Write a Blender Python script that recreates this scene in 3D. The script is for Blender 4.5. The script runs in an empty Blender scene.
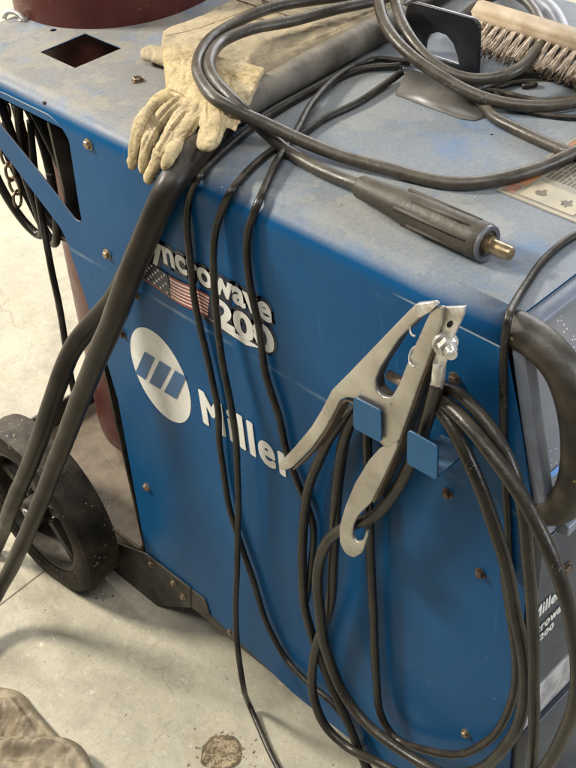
import bpy, bmesh, math, random
from mathutils import Vector, Matrix, noise
random.seed(7)
S = bpy.context.scene
COL = S.collection
H = 0.815                      # height of the machine's top above the floor
RB = 0.022                     # bend radius of the sheet housing

# ------------------------------------------------------------------ camera
F = 1150.0
def _rx(a): return Matrix.Rotation(a, 3, 'X')
def _rz(a): return Matrix.Rotation(a, 3, 'Z')
RC = _rz(.85) @ _rx(.87) @ _rz(-.093)
def ray(x, y): return RC @ Vector(((x-288)/F, -(y-384)/F, -1))
CAM = Vector((0, 0, H)) - .85*ray(507, 326)
def P(x, y, k, v):
    """measured photo point -> world point on a real plane: 'y' = v metres in front of the side panel,
    'z' = v above the machine top, 'f' = v above the floor, 'x' = plane X=v, 'Y' = plane Y=v"""
    r = ray(x, y)
    if k == 'y': t = (-v-CAM.y)/r.y
    elif k == 'Y': t = (v-CAM.y)/r.y
    elif k == 'z': t = (H+v-CAM.z)/r.z
    elif k == 'f': t = (v-CAM.z)/r.z
    else: t = (v-CAM.x)/r.x
    return CAM+r*t
cd = bpy.data.cameras.new('camera'); cam = bpy.data.objects.new('camera', cd); COL.objects.link(cam)
cam.matrix_world = Matrix.Translation(CAM) @ RC.to_4x4()
cd.sensor_fit = 'HORIZONTAL'; cd.sensor_width = 36; cd.lens = F/576*36
cd.clip_start = .02; cd.clip_end = 200
S.camera = cam

# ------------------------------------------------------------------ materials
MATS = {}
def nodes(m): return m.node_tree.nodes, m.node_tree.links
def mat(name, col, rough=.5, metal=0, col2=None, nscale=8, bump=0, bscale=60, rvar=0, spec=.5, dust=0, dustcol=(.30,.27,.22), detail=6, lo=.4, hi=.65, coat=0, speck=0, speckcol=(.6,.55,.45), speckscale=220):
    m = bpy.data.materials.new(name); m.use_nodes = True
    n, l = nodes(m); b = n['Principled BSDF']
    b.inputs['Roughness'].default_value = rough; b.inputs['Metallic'].default_value = metal
    b.inputs['Specular IOR Level'].default_value = spec; b.inputs['Coat Weight'].default_value = coat
    tc = n.new('ShaderNodeTexCoord'); src = tc.outputs['Object']
    def noise_(sc, det=6, rg=.6):
        t = n.new('ShaderNodeTexNoise'); t.inputs['Scale'].default_value = sc; t.inputs['Detail'].default_value = det
        t.inputs['Roughness'].default_value = rg; l.new(src, t.inputs['Vector']); return t.outputs['Fac']
    def ramp(f, a, c):
        r = n.new('ShaderNodeMapRange'); r.inputs['From Min'].default_value = a; r.inputs['From Max'].default_value = c
        l.new(f, r.inputs['Value']); return r.outputs['Result']
    def mix(f, a, c):
        x = n.new('ShaderNodeMix'); x.data_type = 'RGBA'
        if isinstance(f, float): x.inputs['Factor'].default_value = f
        else: l.new(f, x.inputs['Factor'])
        for s, v in ((x.inputs['A'], a), (x.inputs['B'], c)):
            if isinstance(v, tuple): s.default_value = (*v, 1)
            else: l.new(v, s)
        return x.outputs['Result']
    cur = col
    if col2: cur = mix(ramp(noise_(nscale, detail), lo, hi), col, col2)
    if dust:
        g = n.new('ShaderNodeNewGeometry'); sx = n.new('ShaderNodeSeparateXYZ'); l.new(g.outputs['Normal'], sx.inputs[0])
        up = ramp(sx.outputs['Z'], .35, 1.0)
        mu = n.new('ShaderNodeMath'); mu.operation = 'MULTIPLY'; l.new(up, mu.inputs[0]); l.new(ramp(noise_(45, 8, .7), .25, .75), mu.inputs[1])
        m2 = n.new('ShaderNodeMath'); m2.operation = 'MULTIPLY'; m2.inputs[1].default_value = dust; l.new(mu.outputs[0], m2.inputs[0])
        cur = mix(m2.outputs[0], cur, dustcol)
    if speck:
        v = n.new('ShaderNodeTexVoronoi'); v.inputs['Scale'].default_value = speckscale; l.new(src, v.inputs['Vector'])
        f1 = ramp(v.outputs['Distance'], .22, .12); f2 = ramp(noise_(25, 3), .62-.2*speck, .72-.2*speck)
        mu = n.new('ShaderNodeMath'); mu.operation = 'MULTIPLY'; l.new(f1, mu.inputs[0]); l.new(f2, mu.inputs[1])
        cur = mix(mu.outputs[0], cur, speckcol)
    if isinstance(cur, tuple): b.inputs['Base Color'].default_value = (*cur, 1)
    else: l.new(cur, b.inputs['Base Color'])
    if rvar:
        r = n.new('ShaderNodeMapRange'); r.inputs['From Min'].default_value = .3; r.inputs['From Max'].default_value = .7
        r.inputs['To Min'].default_value = rough-rvar; r.inputs['To Max'].default_value = min(1, rough+rvar)
        l.new(noise_(nscale*1.7, 8), r.inputs['Value']); l.new(r.outputs['Result'], b.inputs['Roughness'])
    if bump:
        bp = n.new('ShaderNodeBump'); bp.inputs['Strength'].default_value = bump; bp.inputs['Distance'].default_value = .002
        l.new(noise_(bscale, 6), bp.inputs['Height']); l.new(bp.outputs['Normal'], b.inputs['Normal'])
    MATS[name] = m; return m

mat('cable_rubber', (.011,.0095,.0075), .33, spec=.35, col2=(.028,.022,.016), nscale=30, bump=.35, bscale=110, rvar=.1, dust=.35, dustcol=(.19,.165,.125), speck=.25, speckcol=(.25,.21,.15), speckscale=350)
mat('dusty_cable', (.033,.027,.020), .38, spec=.4, col2=(.075,.064,.048), nscale=30, bump=.3, bscale=120, rvar=.1, dust=.6, dustcol=(.24,.21,.165), speck=.3, speckcol=(.4,.36,.28), speckscale=350)
mat('thin_rubber', (.007,.006,.005), .36, spec=.35, col2=(.026,.021,.017), nscale=40, bump=.2, bscale=150, rvar=.1, dust=.5, dustcol=(.17,.15,.115), speck=.3, speckcol=(.25,.2,.15), speckscale=400)
mat('hose_rubber', (.009,.007,.005), .42, spec=.28, col2=(.024,.018,.012), nscale=14, bump=.3, bscale=45, rvar=.1, dust=.6, dustcol=(.21,.185,.15))
mat('black_paint', (.012,.013,.016), .3, bump=.1, bscale=200, rvar=.08, dust=.3)
mat('grey_paint', (.09,.085,.08), .4, col2=(.16,.15,.13), nscale=12, bump=.1, rvar=.1, dust=.5)
mat('burgundy', (.065,.013,.011), .38, spec=.35, col2=(.10,.028,.022), nscale=10, bump=.1, rvar=.1, speck=.3, speckcol=(.35,.25,.2))
mat('tyre', (.008,.007,.006), .7, spec=.2, col2=(.04,.031,.021), nscale=22, bump=.8, bscale=90, dust=.35, speck=.4, speckcol=(.5,.4,.28), speckscale=160)
mat('rim', (.012,.010,.008), .45, spec=.3, col2=(.035,.028,.02), nscale=20, bump=.2, dust=.4)
mat('tray', (.13,.10,.07), .6, spec=.3, col2=(.22,.175,.12), nscale=18, bump=.3, rvar=.15, speck=.3, speckcol=(.5,.4,.3))
mat('dark_steel', (.018,.016,.012), .45, spec=.3, col2=(.06,.052,.04), nscale=20, bump=.15, rvar=.1, dust=.4)
mat('bolt', (.17,.13,.09), .4, .75, col2=(.40,.31,.2), nscale=90, bump=.3, bscale=300)
mat('dark_bolt', (.06,.04,.03), .5, .5, col2=(.16,.10,.06), nscale=90, bump=.3, bscale=300)
mat('zinc', (.72,.70,.66), .32, .6, col2=(.36,.33,.28), nscale=60, bump=.15, bscale=200, rvar=.1)
mat('clamp_steel', (.52,.50,.45), .36, .75, col2=(.33,.30,.255), nscale=14, bump=.1, bscale=220, rvar=.12, speck=.3, speckcol=(.16,.09,.06), speckscale=150)
mat('clamp_side', (.15,.11,.075), .5, .4, col2=(.24,.19,.13), nscale=40, bump=.25, bscale=140)
mat('blue_tab', (.004,.080,.19), .3, spec=.3, col2=(.006,.09,.21), nscale=20, bump=.08, rvar=.06, dust=.5, dustcol=(.4,.4,.38))
mat('white_decal', (.80,.79,.74), .5, col2=(.68,.66,.60), nscale=30, bump=.1)
mat('logo_blue', (.03,.115,.26), .4)
mat('navy_decal', (.010,.014,.035), .4)
mat('red_decal', (.42,.06,.045), .45, col2=(.33,.05,.04), nscale=60)
mat('brass', (.50,.38,.22), .35, .9, col2=(.30,.23,.15), nscale=80, bump=.15, bscale=200, rvar=.1)
mat('plug_rubber', (.042,.036,.026), .5, spec=.35, col2=(.07,.06,.043), nscale=30, bump=.3, bscale=220, dust=.4, dustcol=(.22,.19,.145), rvar=.08)
mat('grey_plastic', (.10,.10,.115), .4, bump=.05)
mat('bezel', (.21,.235,.29), .35, col2=(.15,.165,.20), nscale=20, bump=.1, rvar=.1)
mat('panel_face', (.17,.18,.21), .35, col2=(.24,.24,.25), nscale=10, rvar=.1, speck=1.0, speckcol=(.75,.75,.72), speckscale=200, bump=.1)
mat('front_dark', (.035,.042,.058), .4, col2=(.06,.066,.08), nscale=16, rvar=.1, bump=.05)
mat('handle', (.026,.021,.014), .42, spec=.35, col2=(.06,.05,.036), nscale=20, bump=.3, bscale=150, dust=.55, dustcol=(.30,.28,.25), speck=.3, speckcol=(.5,.4,.15), speckscale=120)
mat('wood', (.36,.26,.16), .6, col2=(.50,.40,.28), nscale=40, dust=.5, dustcol=(.50,.45,.38), bump=.3, bscale=80)
mat('bristle', (.46,.37,.28), .32, .6, col2=(.13,.085,.05), nscale=60)
mat('gravel', (.24,.18,.11), .9, col2=(.46,.37,.24), nscale=80, bump=.5)
mat('tan_leather', (.20,.155,.095), .6, col2=(.34,.28,.185), nscale=16, bump=.6, bscale=140, speck=.3, speckcol=(.12,.09,.05), rvar=.1)
mat('pale_hose', (.40,.42,.46), .4, col2=(.30,.31,.33), nscale=30, bump=.1)
mat('label_base', (.34,.31,.25), .5, col2=(.24,.22,.18), nscale=20, bump=.1, rvar=.1)
mat('label_text', (.15,.12,.09), .5)
mat('label_cream', (.48,.42,.29), .5, col2=(.36,.32,.24), nscale=40)
mat('label_orange', (.46,.17,.06), .5, col2=(.38,.24,.15), nscale=60)
mat('label_red', (.34,.11,.08), .5, col2=(.33,.2,.15), nscale=90)
mat('tray_grey', (.17,.175,.20), .5, col2=(.48,.47,.44), nscale=30, bump=.3, rvar=.1, speck=.5, speckcol=(.2,.15,.1), dust=.6, dustcol=(.55,.53,.48))
mat('lit_sleeve', (.075,.066,.052), .6, col2=(.13,.115,.09), nscale=35, bump=.4, bscale=180, dust=.75, dustcol=(.34,.29,.21))  # paler than the hose: light from above put into the colour
mat('dirt', (.10,.075,.045), .9, col2=(.2,.15,.09), nscale=90, bump=.8)
mat('seam', (.30,.22,.12), .8, bump=.4, bscale=300)
mat('foil', (.8,.8,.8), .15, 1)
mat('blue_mark', (.16,.36,.75), .4)
mat('hole_black', (.004,.004,.004), .9)

def paint_blue():
    m = bpy.data.materials.new('blue_paint'); m.use_nodes = True; n, l = nodes(m); b = n['Principled BSDF']
    tc = n.new('ShaderNodeTexCoord'); src = tc.outputs['Object']
    def N(sc, det=6, rg=.6, vec=None):
        t = n.new('ShaderNodeTexNoise'); t.inputs['Scale'].default_value = sc; t.inputs['Detail'].default_value = det
        t.inputs['Roughness'].default_value = rg; l.new(vec or src, t.inputs['Vector']); return t.outputs['Fac']
    def R(f, a, c, d=0., e=1.):
        r = n.new('ShaderNodeMapRange')
        for k, v in (('From Min', a), ('From Max', c), ('To Min', d), ('To Max', e)): r.inputs[k].default_value = v
        l.new(f, r.inputs['Value']); return r.outputs['Result']
    def M(op, a, c):
        x = n.new('ShaderNodeMath'); x.operation = op
        for s, v in ((x.inputs[0], a), (x.inputs[1], c)):
            if isinstance(v, (int, float)): s.default_value = v
            else: l.new(v, s)
        return x.outputs[0]
    def X(f, a, c):
        x = n.new('ShaderNodeMix'); x.data_type = 'RGBA'; l.new(f, x.inputs['Factor'])
        for s, v in ((x.inputs['A'], a), (x.inputs['B'], c)):
            if isinstance(v, tuple): s.default_value = (*v, 1)
            else: l.new(v, s)
        return x.outputs['Result']
    blue = X(R(N(5), .35, .7), (.005,.066,.180), (.008,.084,.212))
    # scuffs
    sc = R(N(26, 8, .7), .70, .78)
    blue = X(M('MULTIPLY', sc, .3), blue, (.2,.3,.4))
    # pale line at one height
    sx = n.new('ShaderNodeSeparateXYZ'); l.new(src, sx.inputs[0])
    dz = M('ABSOLUTE', M('SUBTRACT', sx.outputs['Z'], H-.187), 0)
    ln = M('MULTIPLY', R(dz, .0035, .0012), R(N(18, 4), .38, .62))
    blue = X(M('MULTIPLY', ln, .42), blue, (.27,.34,.40))
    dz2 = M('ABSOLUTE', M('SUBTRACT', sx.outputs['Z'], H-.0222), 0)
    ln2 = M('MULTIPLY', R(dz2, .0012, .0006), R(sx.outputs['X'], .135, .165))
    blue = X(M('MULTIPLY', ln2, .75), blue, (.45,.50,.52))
    # dust lying on what faces up
    g = n.new('ShaderNodeNewGeometry'); sn = n.new('ShaderNodeSeparateXYZ'); l.new(g.outputs['Normal'], sn.inputs[0])
    up = R(sn.outputs['Z'], .45, .995)
    fine = N(320, 4, .7)
    dustc = X(R(fine, .3, .7), (.27,.255,.225), (.37,.345,.30))
    dustf = X(R(fine, .3, .7), (.225,.245,.26), (.31,.325,.33))
    dustc = X(R(sx.outputs['X'], -.28, -.10), dustc, dustf)
    dustc = X(M('MULTIPLY', R(N(11, 7, .65), .52, .66), .55), dustc, (.11,.23,.42))
    dustc = X(M('MULTIPLY', R(N(6, 8, .7), .48, .66), .45), dustc, (.34,.31,.245))
    # light dust clinging to the vertical side
    side = M('MULTIPLY', R(N(3, 6), .45, .75), .012)
    blue = X(side, blue, (.3,.3,.28))
    cover = R(N(9, 9, .68), .36, .50)
    cover = M('MAXIMUM', cover, .84)
    # chips down to primer and rubbed grime
    chip = R(N(48, 10, .85), .695, .705)
    blue = X(M('MULTIPLY', chip, .7), blue, (.22,.25,.27))
    chip2 = R(N(75, 8, .8, None), .285, .27)
    blue = X(M('MULTIPLY', chip2, .8), blue, (.015,.02,.03))
    grime = M('MULTIPLY', R(N(6.5, 10, .75), .52, .72), .30)
    blue = X(grime, blue, (.035,.055,.085))
    # long faint scratches and wiped streaks
    mp = n.new('ShaderNodeMapping'); mp.inputs['Scale'].default_value = (14, 14, 320); mp.inputs['Rotation'].default_value = (0, .35, 0); l.new(src, mp.inputs['Vector'])
    st = R(N(1.0, 3, .5, mp.outputs['Vector']), .71, .74)
    mp2 = n.new('ShaderNodeMapping'); mp2.inputs['Scale'].default_value = (300, 9, 9); mp2.inputs['Rotation'].default_value = (0, 0, .6); l.new(src, mp2.inputs['Vector'])
    st2 = R(N(1.0, 3, .5, mp2.outputs['Vector']), .68, .72)
    streak = M('MAXIMUM', st, st2)
    blue = X(M('MULTIPLY', streak, .18), blue, (.10,.22,.36))
    dustc = X(M('MULTIPLY', streak, .6), dustc, (.16,.24,.34))
    # rubbed along the bend towards the rear
    cov = M('MULTIPLY', up, cover)
    cov = M('MULTIPLY', cov, R(N(150, 5, .7), .2, .5, .82, 1.0))
    c = X(cov, blue, dustc)
    # dark specks
    v = n.new('ShaderNodeTexVoronoi'); v.inputs['Scale'].default_value = 90; l.new(src, v.inputs['Vector'])
    sp = M('MULTIPLY', R(v.outputs['Distance'], .10, .05), R(N(12, 2), .60, .66))
    c = X(M('MULTIPLY', sp, .8), c, (.05,.035,.02))
    v2 = n.new('ShaderNodeTexVoronoi'); v2.inputs['Scale'].default_value = 60; l.new(src, v2.inputs['Vector'])
    sp2 = M('MULTIPLY', R(v2.outputs['Distance'], .07, .03), R(N(14, 2), .58, .64))
    c = X(M('MULTIPLY', sp2, .6), c, (.6,.6,.58))
    l.new(c, b.inputs['Base Color'])
    ro = M('ADD', R(N(16, 8), .3, .7, .26, .40), M('MULTIPLY', cov, .14)); l.new(ro, b.inputs['Roughness'])
    bp = n.new('ShaderNodeBump'); bp.inputs['Strength'].default_value = .12; bp.inputs['Distance'].default_value = .001
    l.new(N(260, 5), bp.inputs['Height']); b.inputs['Specular IOR Level'].default_value = .10
    bp2 = n.new('ShaderNodeBump'); bp2.inputs['Strength'].default_value = .25; bp2.inputs['Distance'].default_value = .006
    l.new(N(4, 2), bp2.inputs['Height']); l.new(bp.outputs['Normal'], bp2.inputs['Normal'])
    l.new(bp2.outputs['Normal'], b.inputs['Normal'])
    MATS['blue_paint'] = m
paint_blue()

def concrete():
    m = bpy.data.materials.new('concrete'); m.use_nodes = True; n, l = nodes(m); b = n['Principled BSDF']
    tc = n.new('ShaderNodeTexCoord'); src = tc.outputs['Object']
    def N(sc, det=8, rg=.6):
        t = n.new('ShaderNodeTexNoise'); t.inputs['Scale'].default_value = sc; t.inputs['Detail'].default_value = det
        t.inputs['Roughness'].default_value = rg; l.new(src, t.inputs['Vector']); return t.outputs['Fac']
    def R(f, a, c, d=0., e=1.):
        r = n.new('ShaderNodeMapRange')
        for k, v in (('From Min', a), ('From Max', c), ('To Min', d), ('To Max', e)): r.inputs[k].default_value = v
        l.new(f, r.inputs['Value']); return r.outputs['Result']
    def X(f, a, c):
        x = n.new('ShaderNodeMix'); x.data_type = 'RGBA'; l.new(f, x.inputs['Factor'])
        for s, v in ((x.inputs['A'], a), (x.inputs['B'], c)):
            if isinstance(v, tuple): s.default_value = (*v, 1)
            else: l.new(v, s)
        return x.outputs['Result']
    def M(op, a, c):
        x = n.new('ShaderNodeMath'); x.operation = op
        for s, v in ((x.inputs[0], a), (x.inputs[1], c)):
            if isinstance(v, (int, float)): s.default_value = v
            else: l.new(v, s)
        return x.outputs[0]
    c = X(R(N(4), .35, .65), (.44,.395,.285), (.56,.515,.39))
    c = X(R(N(28, 10, .75), .40, .65), c, (.55,.51,.395))
    c = X(M('MULTIPLY', R(N(7, 9, .75), .50, .66), .8), c, (.31,.275,.21))
    c = X(M('MULTIPLY', R(N(110, 8, .85), .54, .66), .75), c, (.24,.20,.13))
    c = X(M('MULTIPLY', R(N(19, 10, .8), .50, .60), .45), c, (.36,.325,.245))
    crk = n.new('ShaderNodeTexVoronoi'); crk.feature = 'DISTANCE_TO_EDGE'; crk.inputs['Scale'].default_value = 2.6
    nv_ = n.new('ShaderNodeTexNoise'); nv_.inputs['Scale'].default_value = 9; nv_.inputs['Detail'].default_value = 6; l.new(src, nv_.inputs['Vector'])
    ad = n.new('ShaderNodeVectorMath'); ad.operation = 'MULTIPLY_ADD'; l.new(nv_.outputs['Color'], ad.inputs[0]); ad.inputs[1].default_value = (.16,.16,0); l.new(src, ad.inputs[2]); l.new(ad.outputs['Vector'], crk.inputs['Vector'])
    c = X(M('MULTIPLY', R(crk.outputs['Distance'], .005, .001), M('MULTIPLY', R(N(5, 3), .5, .6), .45)), c, (.2,.165,.115))
    c = X(M('MULTIPLY', R(N(2.3, 6, .6), .48, .62), .5), c, (.38,.345,.27))
    c = X(M('MULTIPLY', R(N(60, 8, .85), .57, .64), .7), c, (.80,.75,.64))
    v = n.new('ShaderNodeTexVoronoi'); v.inputs['Scale'].default_value = 75; l.new(src, v.inputs['Vector'])
    c = X(M('MULTIPLY', R(v.outputs['Distance'], .07, .03), R(N(10, 2), .60, .66)), c, (.10,.075,.05))
    # saw-cut joint
    a = P(17, 592, 'f', 0); d = P(43, 572, 'f', 0); dr = (d-a).normalized(); nn = Vector((-dr.y, dr.x, 0))
    dp = n.new('ShaderNodeVectorMath'); dp.operation = 'DOT_PRODUCT'; l.new(src, dp.inputs[0]); dp.inputs[1].default_value = nn
    ds = M('ABSOLUTE', M('SUBTRACT', dp.outputs['Value'], a.dot(nn)), 0)
    c = X(M('MULTIPLY', R(ds, .0022, .0012), .85), c, (.10,.08,.055))
    l.new(c, b.inputs['Base Color'])
    l.new(R(N(12), .3, .7, .5, .8), b.inputs['Roughness'])
    bp = n.new('ShaderNodeBump'); bp.inputs['Strength'].default_value = .8; bp.inputs['Distance'].default_value = .003
    l.new(N(60, 12, .8), bp.inputs['Height']); l.new(bp.outputs['Normal'], b.inputs['Normal'])
    MATS['concrete'] = m
concrete()

def suede():
    m = mat('suede', (.47,.355,.175), .85, col2=(.58,.475,.275), nscale=22, bump=.35, bscale=420, lo=.35, hi=.6, spec=.2)
    n, l = nodes(m); b = n['Principled BSDF']
    src = n['Texture Coordinate'].outputs['Object']
    cur = b.inputs['Base Color'].links[0].from_socket
    for sc, a, c, k, colr in ((60, .50, .68, .75, (.20,.13,.06)), (16, .45, .62, .7, (.31,.245,.15)), (200, .54, .64, .7, (.20,.13,.07)), (380, .52, .62, .4, (.72,.63,.45))):
        t = n.new('ShaderNodeTexNoise'); t.inputs['Scale'].default_value = sc; t.inputs['Detail'].default_value = 8; t.inputs['Roughness'].default_value = .7
        l.new(src, t.inputs['Vector'])
        r = n.new('ShaderNodeMapRange'); r.inputs['From Min'].default_value = a; r.inputs['From Max'].default_value = c; r.inputs['To Max'].default_value = k
        l.new(t.outputs['Fac'], r.inputs['Value'])
        x = n.new('ShaderNodeMix'); x.data_type = 'RGBA'; l.new(r.outputs['Result'], x.inputs['Factor']); l.new(cur, x.inputs['A']); x.inputs['B'].default_value = (*colr, 1)
        cur = x.outputs['Result']
    l.new(cur, b.inputs['Base Color'])
    m2 = m.copy(); m2.name = 'grey_suede'; MATS['grey_suede'] = m2
    n, l = nodes(m2); b = n['Principled BSDF']; cur = b.inputs['Base Color'].links[0].from_socket
    x = n.new('ShaderNodeMix'); x.data_type = 'RGBA'; x.inputs['Factor'].default_value = .5
    l.new(cur, x.inputs['A']); x.inputs['B'].default_value = (.42,.36,.27,1); l.new(x.outputs['Result'], b.inputs['Base Color'])
suede()

# ------------------------------------------------------------------ object helpers
ORG = {}
def thing(name, label, cat, loc, group=None):
    o = bpy.data.objects.new(name, None); COL.objects.link(o); o.location = loc; o.empty_display_size = .02
    ORG[o] = Vector(loc); o['label'] = label; o['category'] = cat
    if group: o['group'] = group
    return o
def link(name, me, m, parent=None, smooth=False, label=None):
    """me is built in world space; it is shifted to the origin of the thing it belongs to"""
    o = bpy.data.objects.new(name, me); COL.objects.link(o)
    if isinstance(m, str): m = [m]
    me.materials.clear()
    for k in m: me.materials.append(MATS[k])
    if parent is None:
        xs = [v.co for v in me.vertices]; c = sum(xs, Vector())/len(xs); c.z = min(v.z for v in xs)
        ORG[o] = c; o.location = c
    else:
        root = parent
        while root.parent: root = root.parent
        ORG[o] = ORG[root]; o.parent = parent
    me.transform(Matrix.Translation(-ORG[o]))
    if smooth: me.shade_smooth()
    if label: o['label'] = label
    return o
def tag(o, label, cat, group=None):
    o['label'] = label; o['category'] = cat
    if group: o['group'] = group
    return o
def bm_mesh(bm, name='m'):
    bmesh.ops.recalc_face_normals(bm, faces=bm.faces[:])
    me = bpy.data.meshes.new(name); bm.to_mesh(me); bm.free(); return me
def evalmesh(o):
    dg = bpy.context.evaluated_depsgraph_get(); me = bpy.data.meshes.new_from_object(o.evaluated_get(dg), depsgraph=dg)
    return me

def catmull(pts, step=.005, rad=None):
    n = len(pts); out = []; rr = []
    for i in range(n-1):
        p0 = pts[max(i-1, 0)]; p1 = pts[i]; p2 = pts[i+1]; p3 = pts[min(i+2, n-1)]
        # centripetal parameterisation
        t0 = 0; t1 = t0+max((p1-p0).length, 1e-5)**.5; t2 = t1+max((p2-p1).length, 1e-5)**.5; t3 = t2+max((p3-p2).length, 1e-5)**.5
        k = max(2, int((p2-p1).length/step))
        for j in range(k):
            t = t1+(t2-t1)*j/k
            if i == 0: A1 = p1
            else: A1 = p0*((t1-t)/(t1-t0))+p1*((t-t0)/(t1-t0))
            A2 = p1*((t2-t)/(t2-t1))+p2*((t-t1)/(t2-t1))
            A3 = p2 if i == n-2 else p2*((t3-t)/(t3-t2))+p3*((t-t2)/(t3-t2))
            B1 = A1*((t2-t)/(t2-t0))+A2*((t-t0)/(t2-t0)) if i else A2
            B2 = A2*((t3-t)/(t3-t1))+A3*((t-t1)/(t3-t1)) if i < n-2 else A2
            out.append(B1*((t2-t)/(t2-t1))+B2*((t-t1)/(t2-t1)))
            if rad: rr.append(rad[i]*(1-j/k)+rad[i+1]*j/k)
    out.append(pts[-1].copy())
    if rad: rr.append(rad[-1])
    # relax a little so that hand placed points leave no kinks
    for _ in range(6):
        out = [out[0]]+[(out[i-1]+out[i]*2+out[i+1])/4 for i in range(1, len(out)-1)]+[out[-1]]
    return (out, rr) if rad else out
def sweep(bm, pts, rad, seg=14, prof=None, up=None):
    """tube through pts; rad = number, list, or list of (halfwidth, halfthickness) with up vector"""
    n = len(pts)
    if isinstance(rad, (int, float)): rad = [rad]*n
    rings = []; nv = None; mi = bm.verts
    for i, p in enumerate(pts):
        t = (pts[min(i+1, n-1)]-pts[max(i-1, 0)]).normalized()
        if up is not None:
            u = up[i] if isinstance(up, list) else up
            a = t.cross(u).normalized(); b = a.cross(t).normalized()
        else:
            if nv is None:
                nv = t.cross(Vector((.3, .2, 1))).normalized()
            nv = (nv-t*nv.dot(t)).normalized(); a = nv; b = t.cross(a)
        r = rad[i]; ra, rb = r if isinstance(r, tuple) else (r, r)
        ring = []
        for k in range(seg):
            th = 2*math.pi*k/seg
            ring.append(bm.verts.new(p+a*(math.cos(th)*ra)+b*(math.sin(th)*rb)))
        rings.append(ring)
    for i in range(n-1):
        for k in range(seg):
            bm.faces.new((rings[i][k], rings[i][(k+1) % seg], rings[i+1][(k+1) % seg], rings[i+1][k]))
    bm.faces.new(rings[0][::-1]); bm.faces.new(rings[-1])
def tube(name, spec, r, m, parent=None, seg=16, step=.004, label=None):
    pts = [P(*s[:4]) if not isinstance(s, Vector) else s for s in spec]
    if isinstance(r, list): pts, r = catmull(pts, step, r)
    else: pts = catmull(pts, step)
    # a touch of slack: real cable is never a perfect spline
    rr = r if isinstance(r, list) else [r]*len(pts)
    sd = random.random()*50
    rr = [a*(1+.035*noise.noise(Vector((sd, i*.11, 0)))) for i, a in enumerate(rr)]
    pts = [p+Vector([noise.noise(Vector((sd+k*9, i*step*14, 1)))*.0012 for k in range(3)]) for i, p in enumerate(pts)]
    bm = bmesh.new(); sweep(bm, pts, rr, seg)
    return link(name, bm_mesh(bm), m, parent, True, label)

def curve_plate(loops, depth, o, ax, ay, an, bevel=0):
    """flat plate with holes. loops: lists of 2D points, extruded from plane origin o along an by depth"""
    cu = bpy.data.curves.new('c', 'CURVE'); cu.dimensions = '2D'; cu.fill_mode = 'BOTH'; cu.extrude = depth/2; cu.bevel_depth = bevel; cu.bevel_resolution = 2
    if bevel: cu.offset = -bevel; cu.extrude = max(depth/2-bevel, 1e-5)
    for lp in loops:
        sp = cu.splines.new('POLY'); sp.points.add(len(lp)-1); sp.use_cyclic_u = True
        for i, q in enumerate(lp): sp.points[i].co = (q[0], q[1], 0, 1)
    ob = bpy.data.objects.new('c', cu); COL.objects.link(ob)
    bpy.context.view_layer.update(); me = evalmesh(ob)
    bpy.data.objects.remove(ob); bpy.data.curves.remove(cu)
    M = Matrix(((ax.x, ay.x, an.x, 0), (ax.y, ay.y, an.y, 0), (ax.z, ay.z, an.z, 0), (0, 0, 0, 1)))
    M = Matrix.Translation(o+an*depth/2) @ M
    me.transform(M)
    bm = bmesh.new(); bm.from_mesh(me); bmesh.ops.remove_doubles(bm, verts=bm.verts[:], dist=1e-6)
    bpy.data.meshes.remove(me); return bm_mesh(bm)
X_, Y_, Z_ = Vector((1,0,0)), Vector((0,1,0)), Vector((0,0,1))
def roundpoly(pts, r=.002, n=4, rs=None):
    """round the corners of a 2D polygon"""
    out = []; N = len(pts)
    for i in range(N):
        p = Vector(pts[i][:2]); a = Vector(pts[i-1][:2]); b = Vector(pts[(i+1) % N][:2])
        rr = rs[i] if rs else r
        da = (a-p); db = (b-p); k = min(rr, da.length*.45, db.length*.45)
        if k < 1e-5: out.append(p); continue
        s = p+da.normalized()*k; e = p+db.normalized()*k
        for j in range(n+1):
            t = j/n; out.append(s*(1-t)**2+p*2*t*(1-t)+e*t*t)
    return [(q.x, q.y) for q in out]
def side_plate(polys, y, depth, r=.0015, bevel=0, rs=None):
    """polys: photo-measured outlines lying in the vertical plane Y=-y; thickness goes back to +Y"""
    loops = []
    for i, pl in enumerate(polys):
        q = [P(a, b, 'y', y) for a, b in pl]
        loops.append(roundpoly([(v.x, v.z) for v in q], r if not isinstance(r, list) else r[i]))
    return curve_plate(loops, depth, Vector((0, -y, 0)), X_, Z_, Y_, bevel)
def bx(bm, c, s, ax=X_, ay=Y_, az=Z_, bev=0):
    r = bmesh.ops.create_cube(bm, size=1); M = Matrix(((ax.x*s[0], ay.x*s[1], az.x*s[2], c[0]), (ax.y*s[0], ay.y*s[1], az.y*s[2], c[1]), (ax.z*s[0], ay.z*s[1], az.z*s[2], c[2]), (0,0,0,1)))
    bmesh.ops.transform(bm, matrix=M, verts=r['verts'])
    if bev:
        es = list({e for v in r['verts'] for e in v.link_edges}); bmesh.ops.bevel(bm, geom=es, offset=bev, segments=3, affect='EDGES')
def lathe(bm, prof, o, axis, seg=32, ref=None):
    """prof: (along, radius)"""
    axis = axis.normalized(); a = axis.orthogonal().normalized() if ref is None else (ref-axis*ref.dot(axis)).normalized(); b = axis.cross(a)
    rings = []
    for s, r in prof:
        rings.append([bm.verts.new(o+axis*s+(a*math.cos(2*math.pi*k/seg)+b*math.sin(2*math.pi*k/seg))*max(r, 1e-5)) for k in range(seg)])
    for i in range(len(rings)-1):
        for k in range(seg): bm.faces.new((rings[i][k], rings[i][(k+1) % seg], rings[i+1][(k+1) % seg], rings[i+1][k]))
    bm.faces.new(rings[0][::-1]); bm.faces.new(rings[-1])
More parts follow.
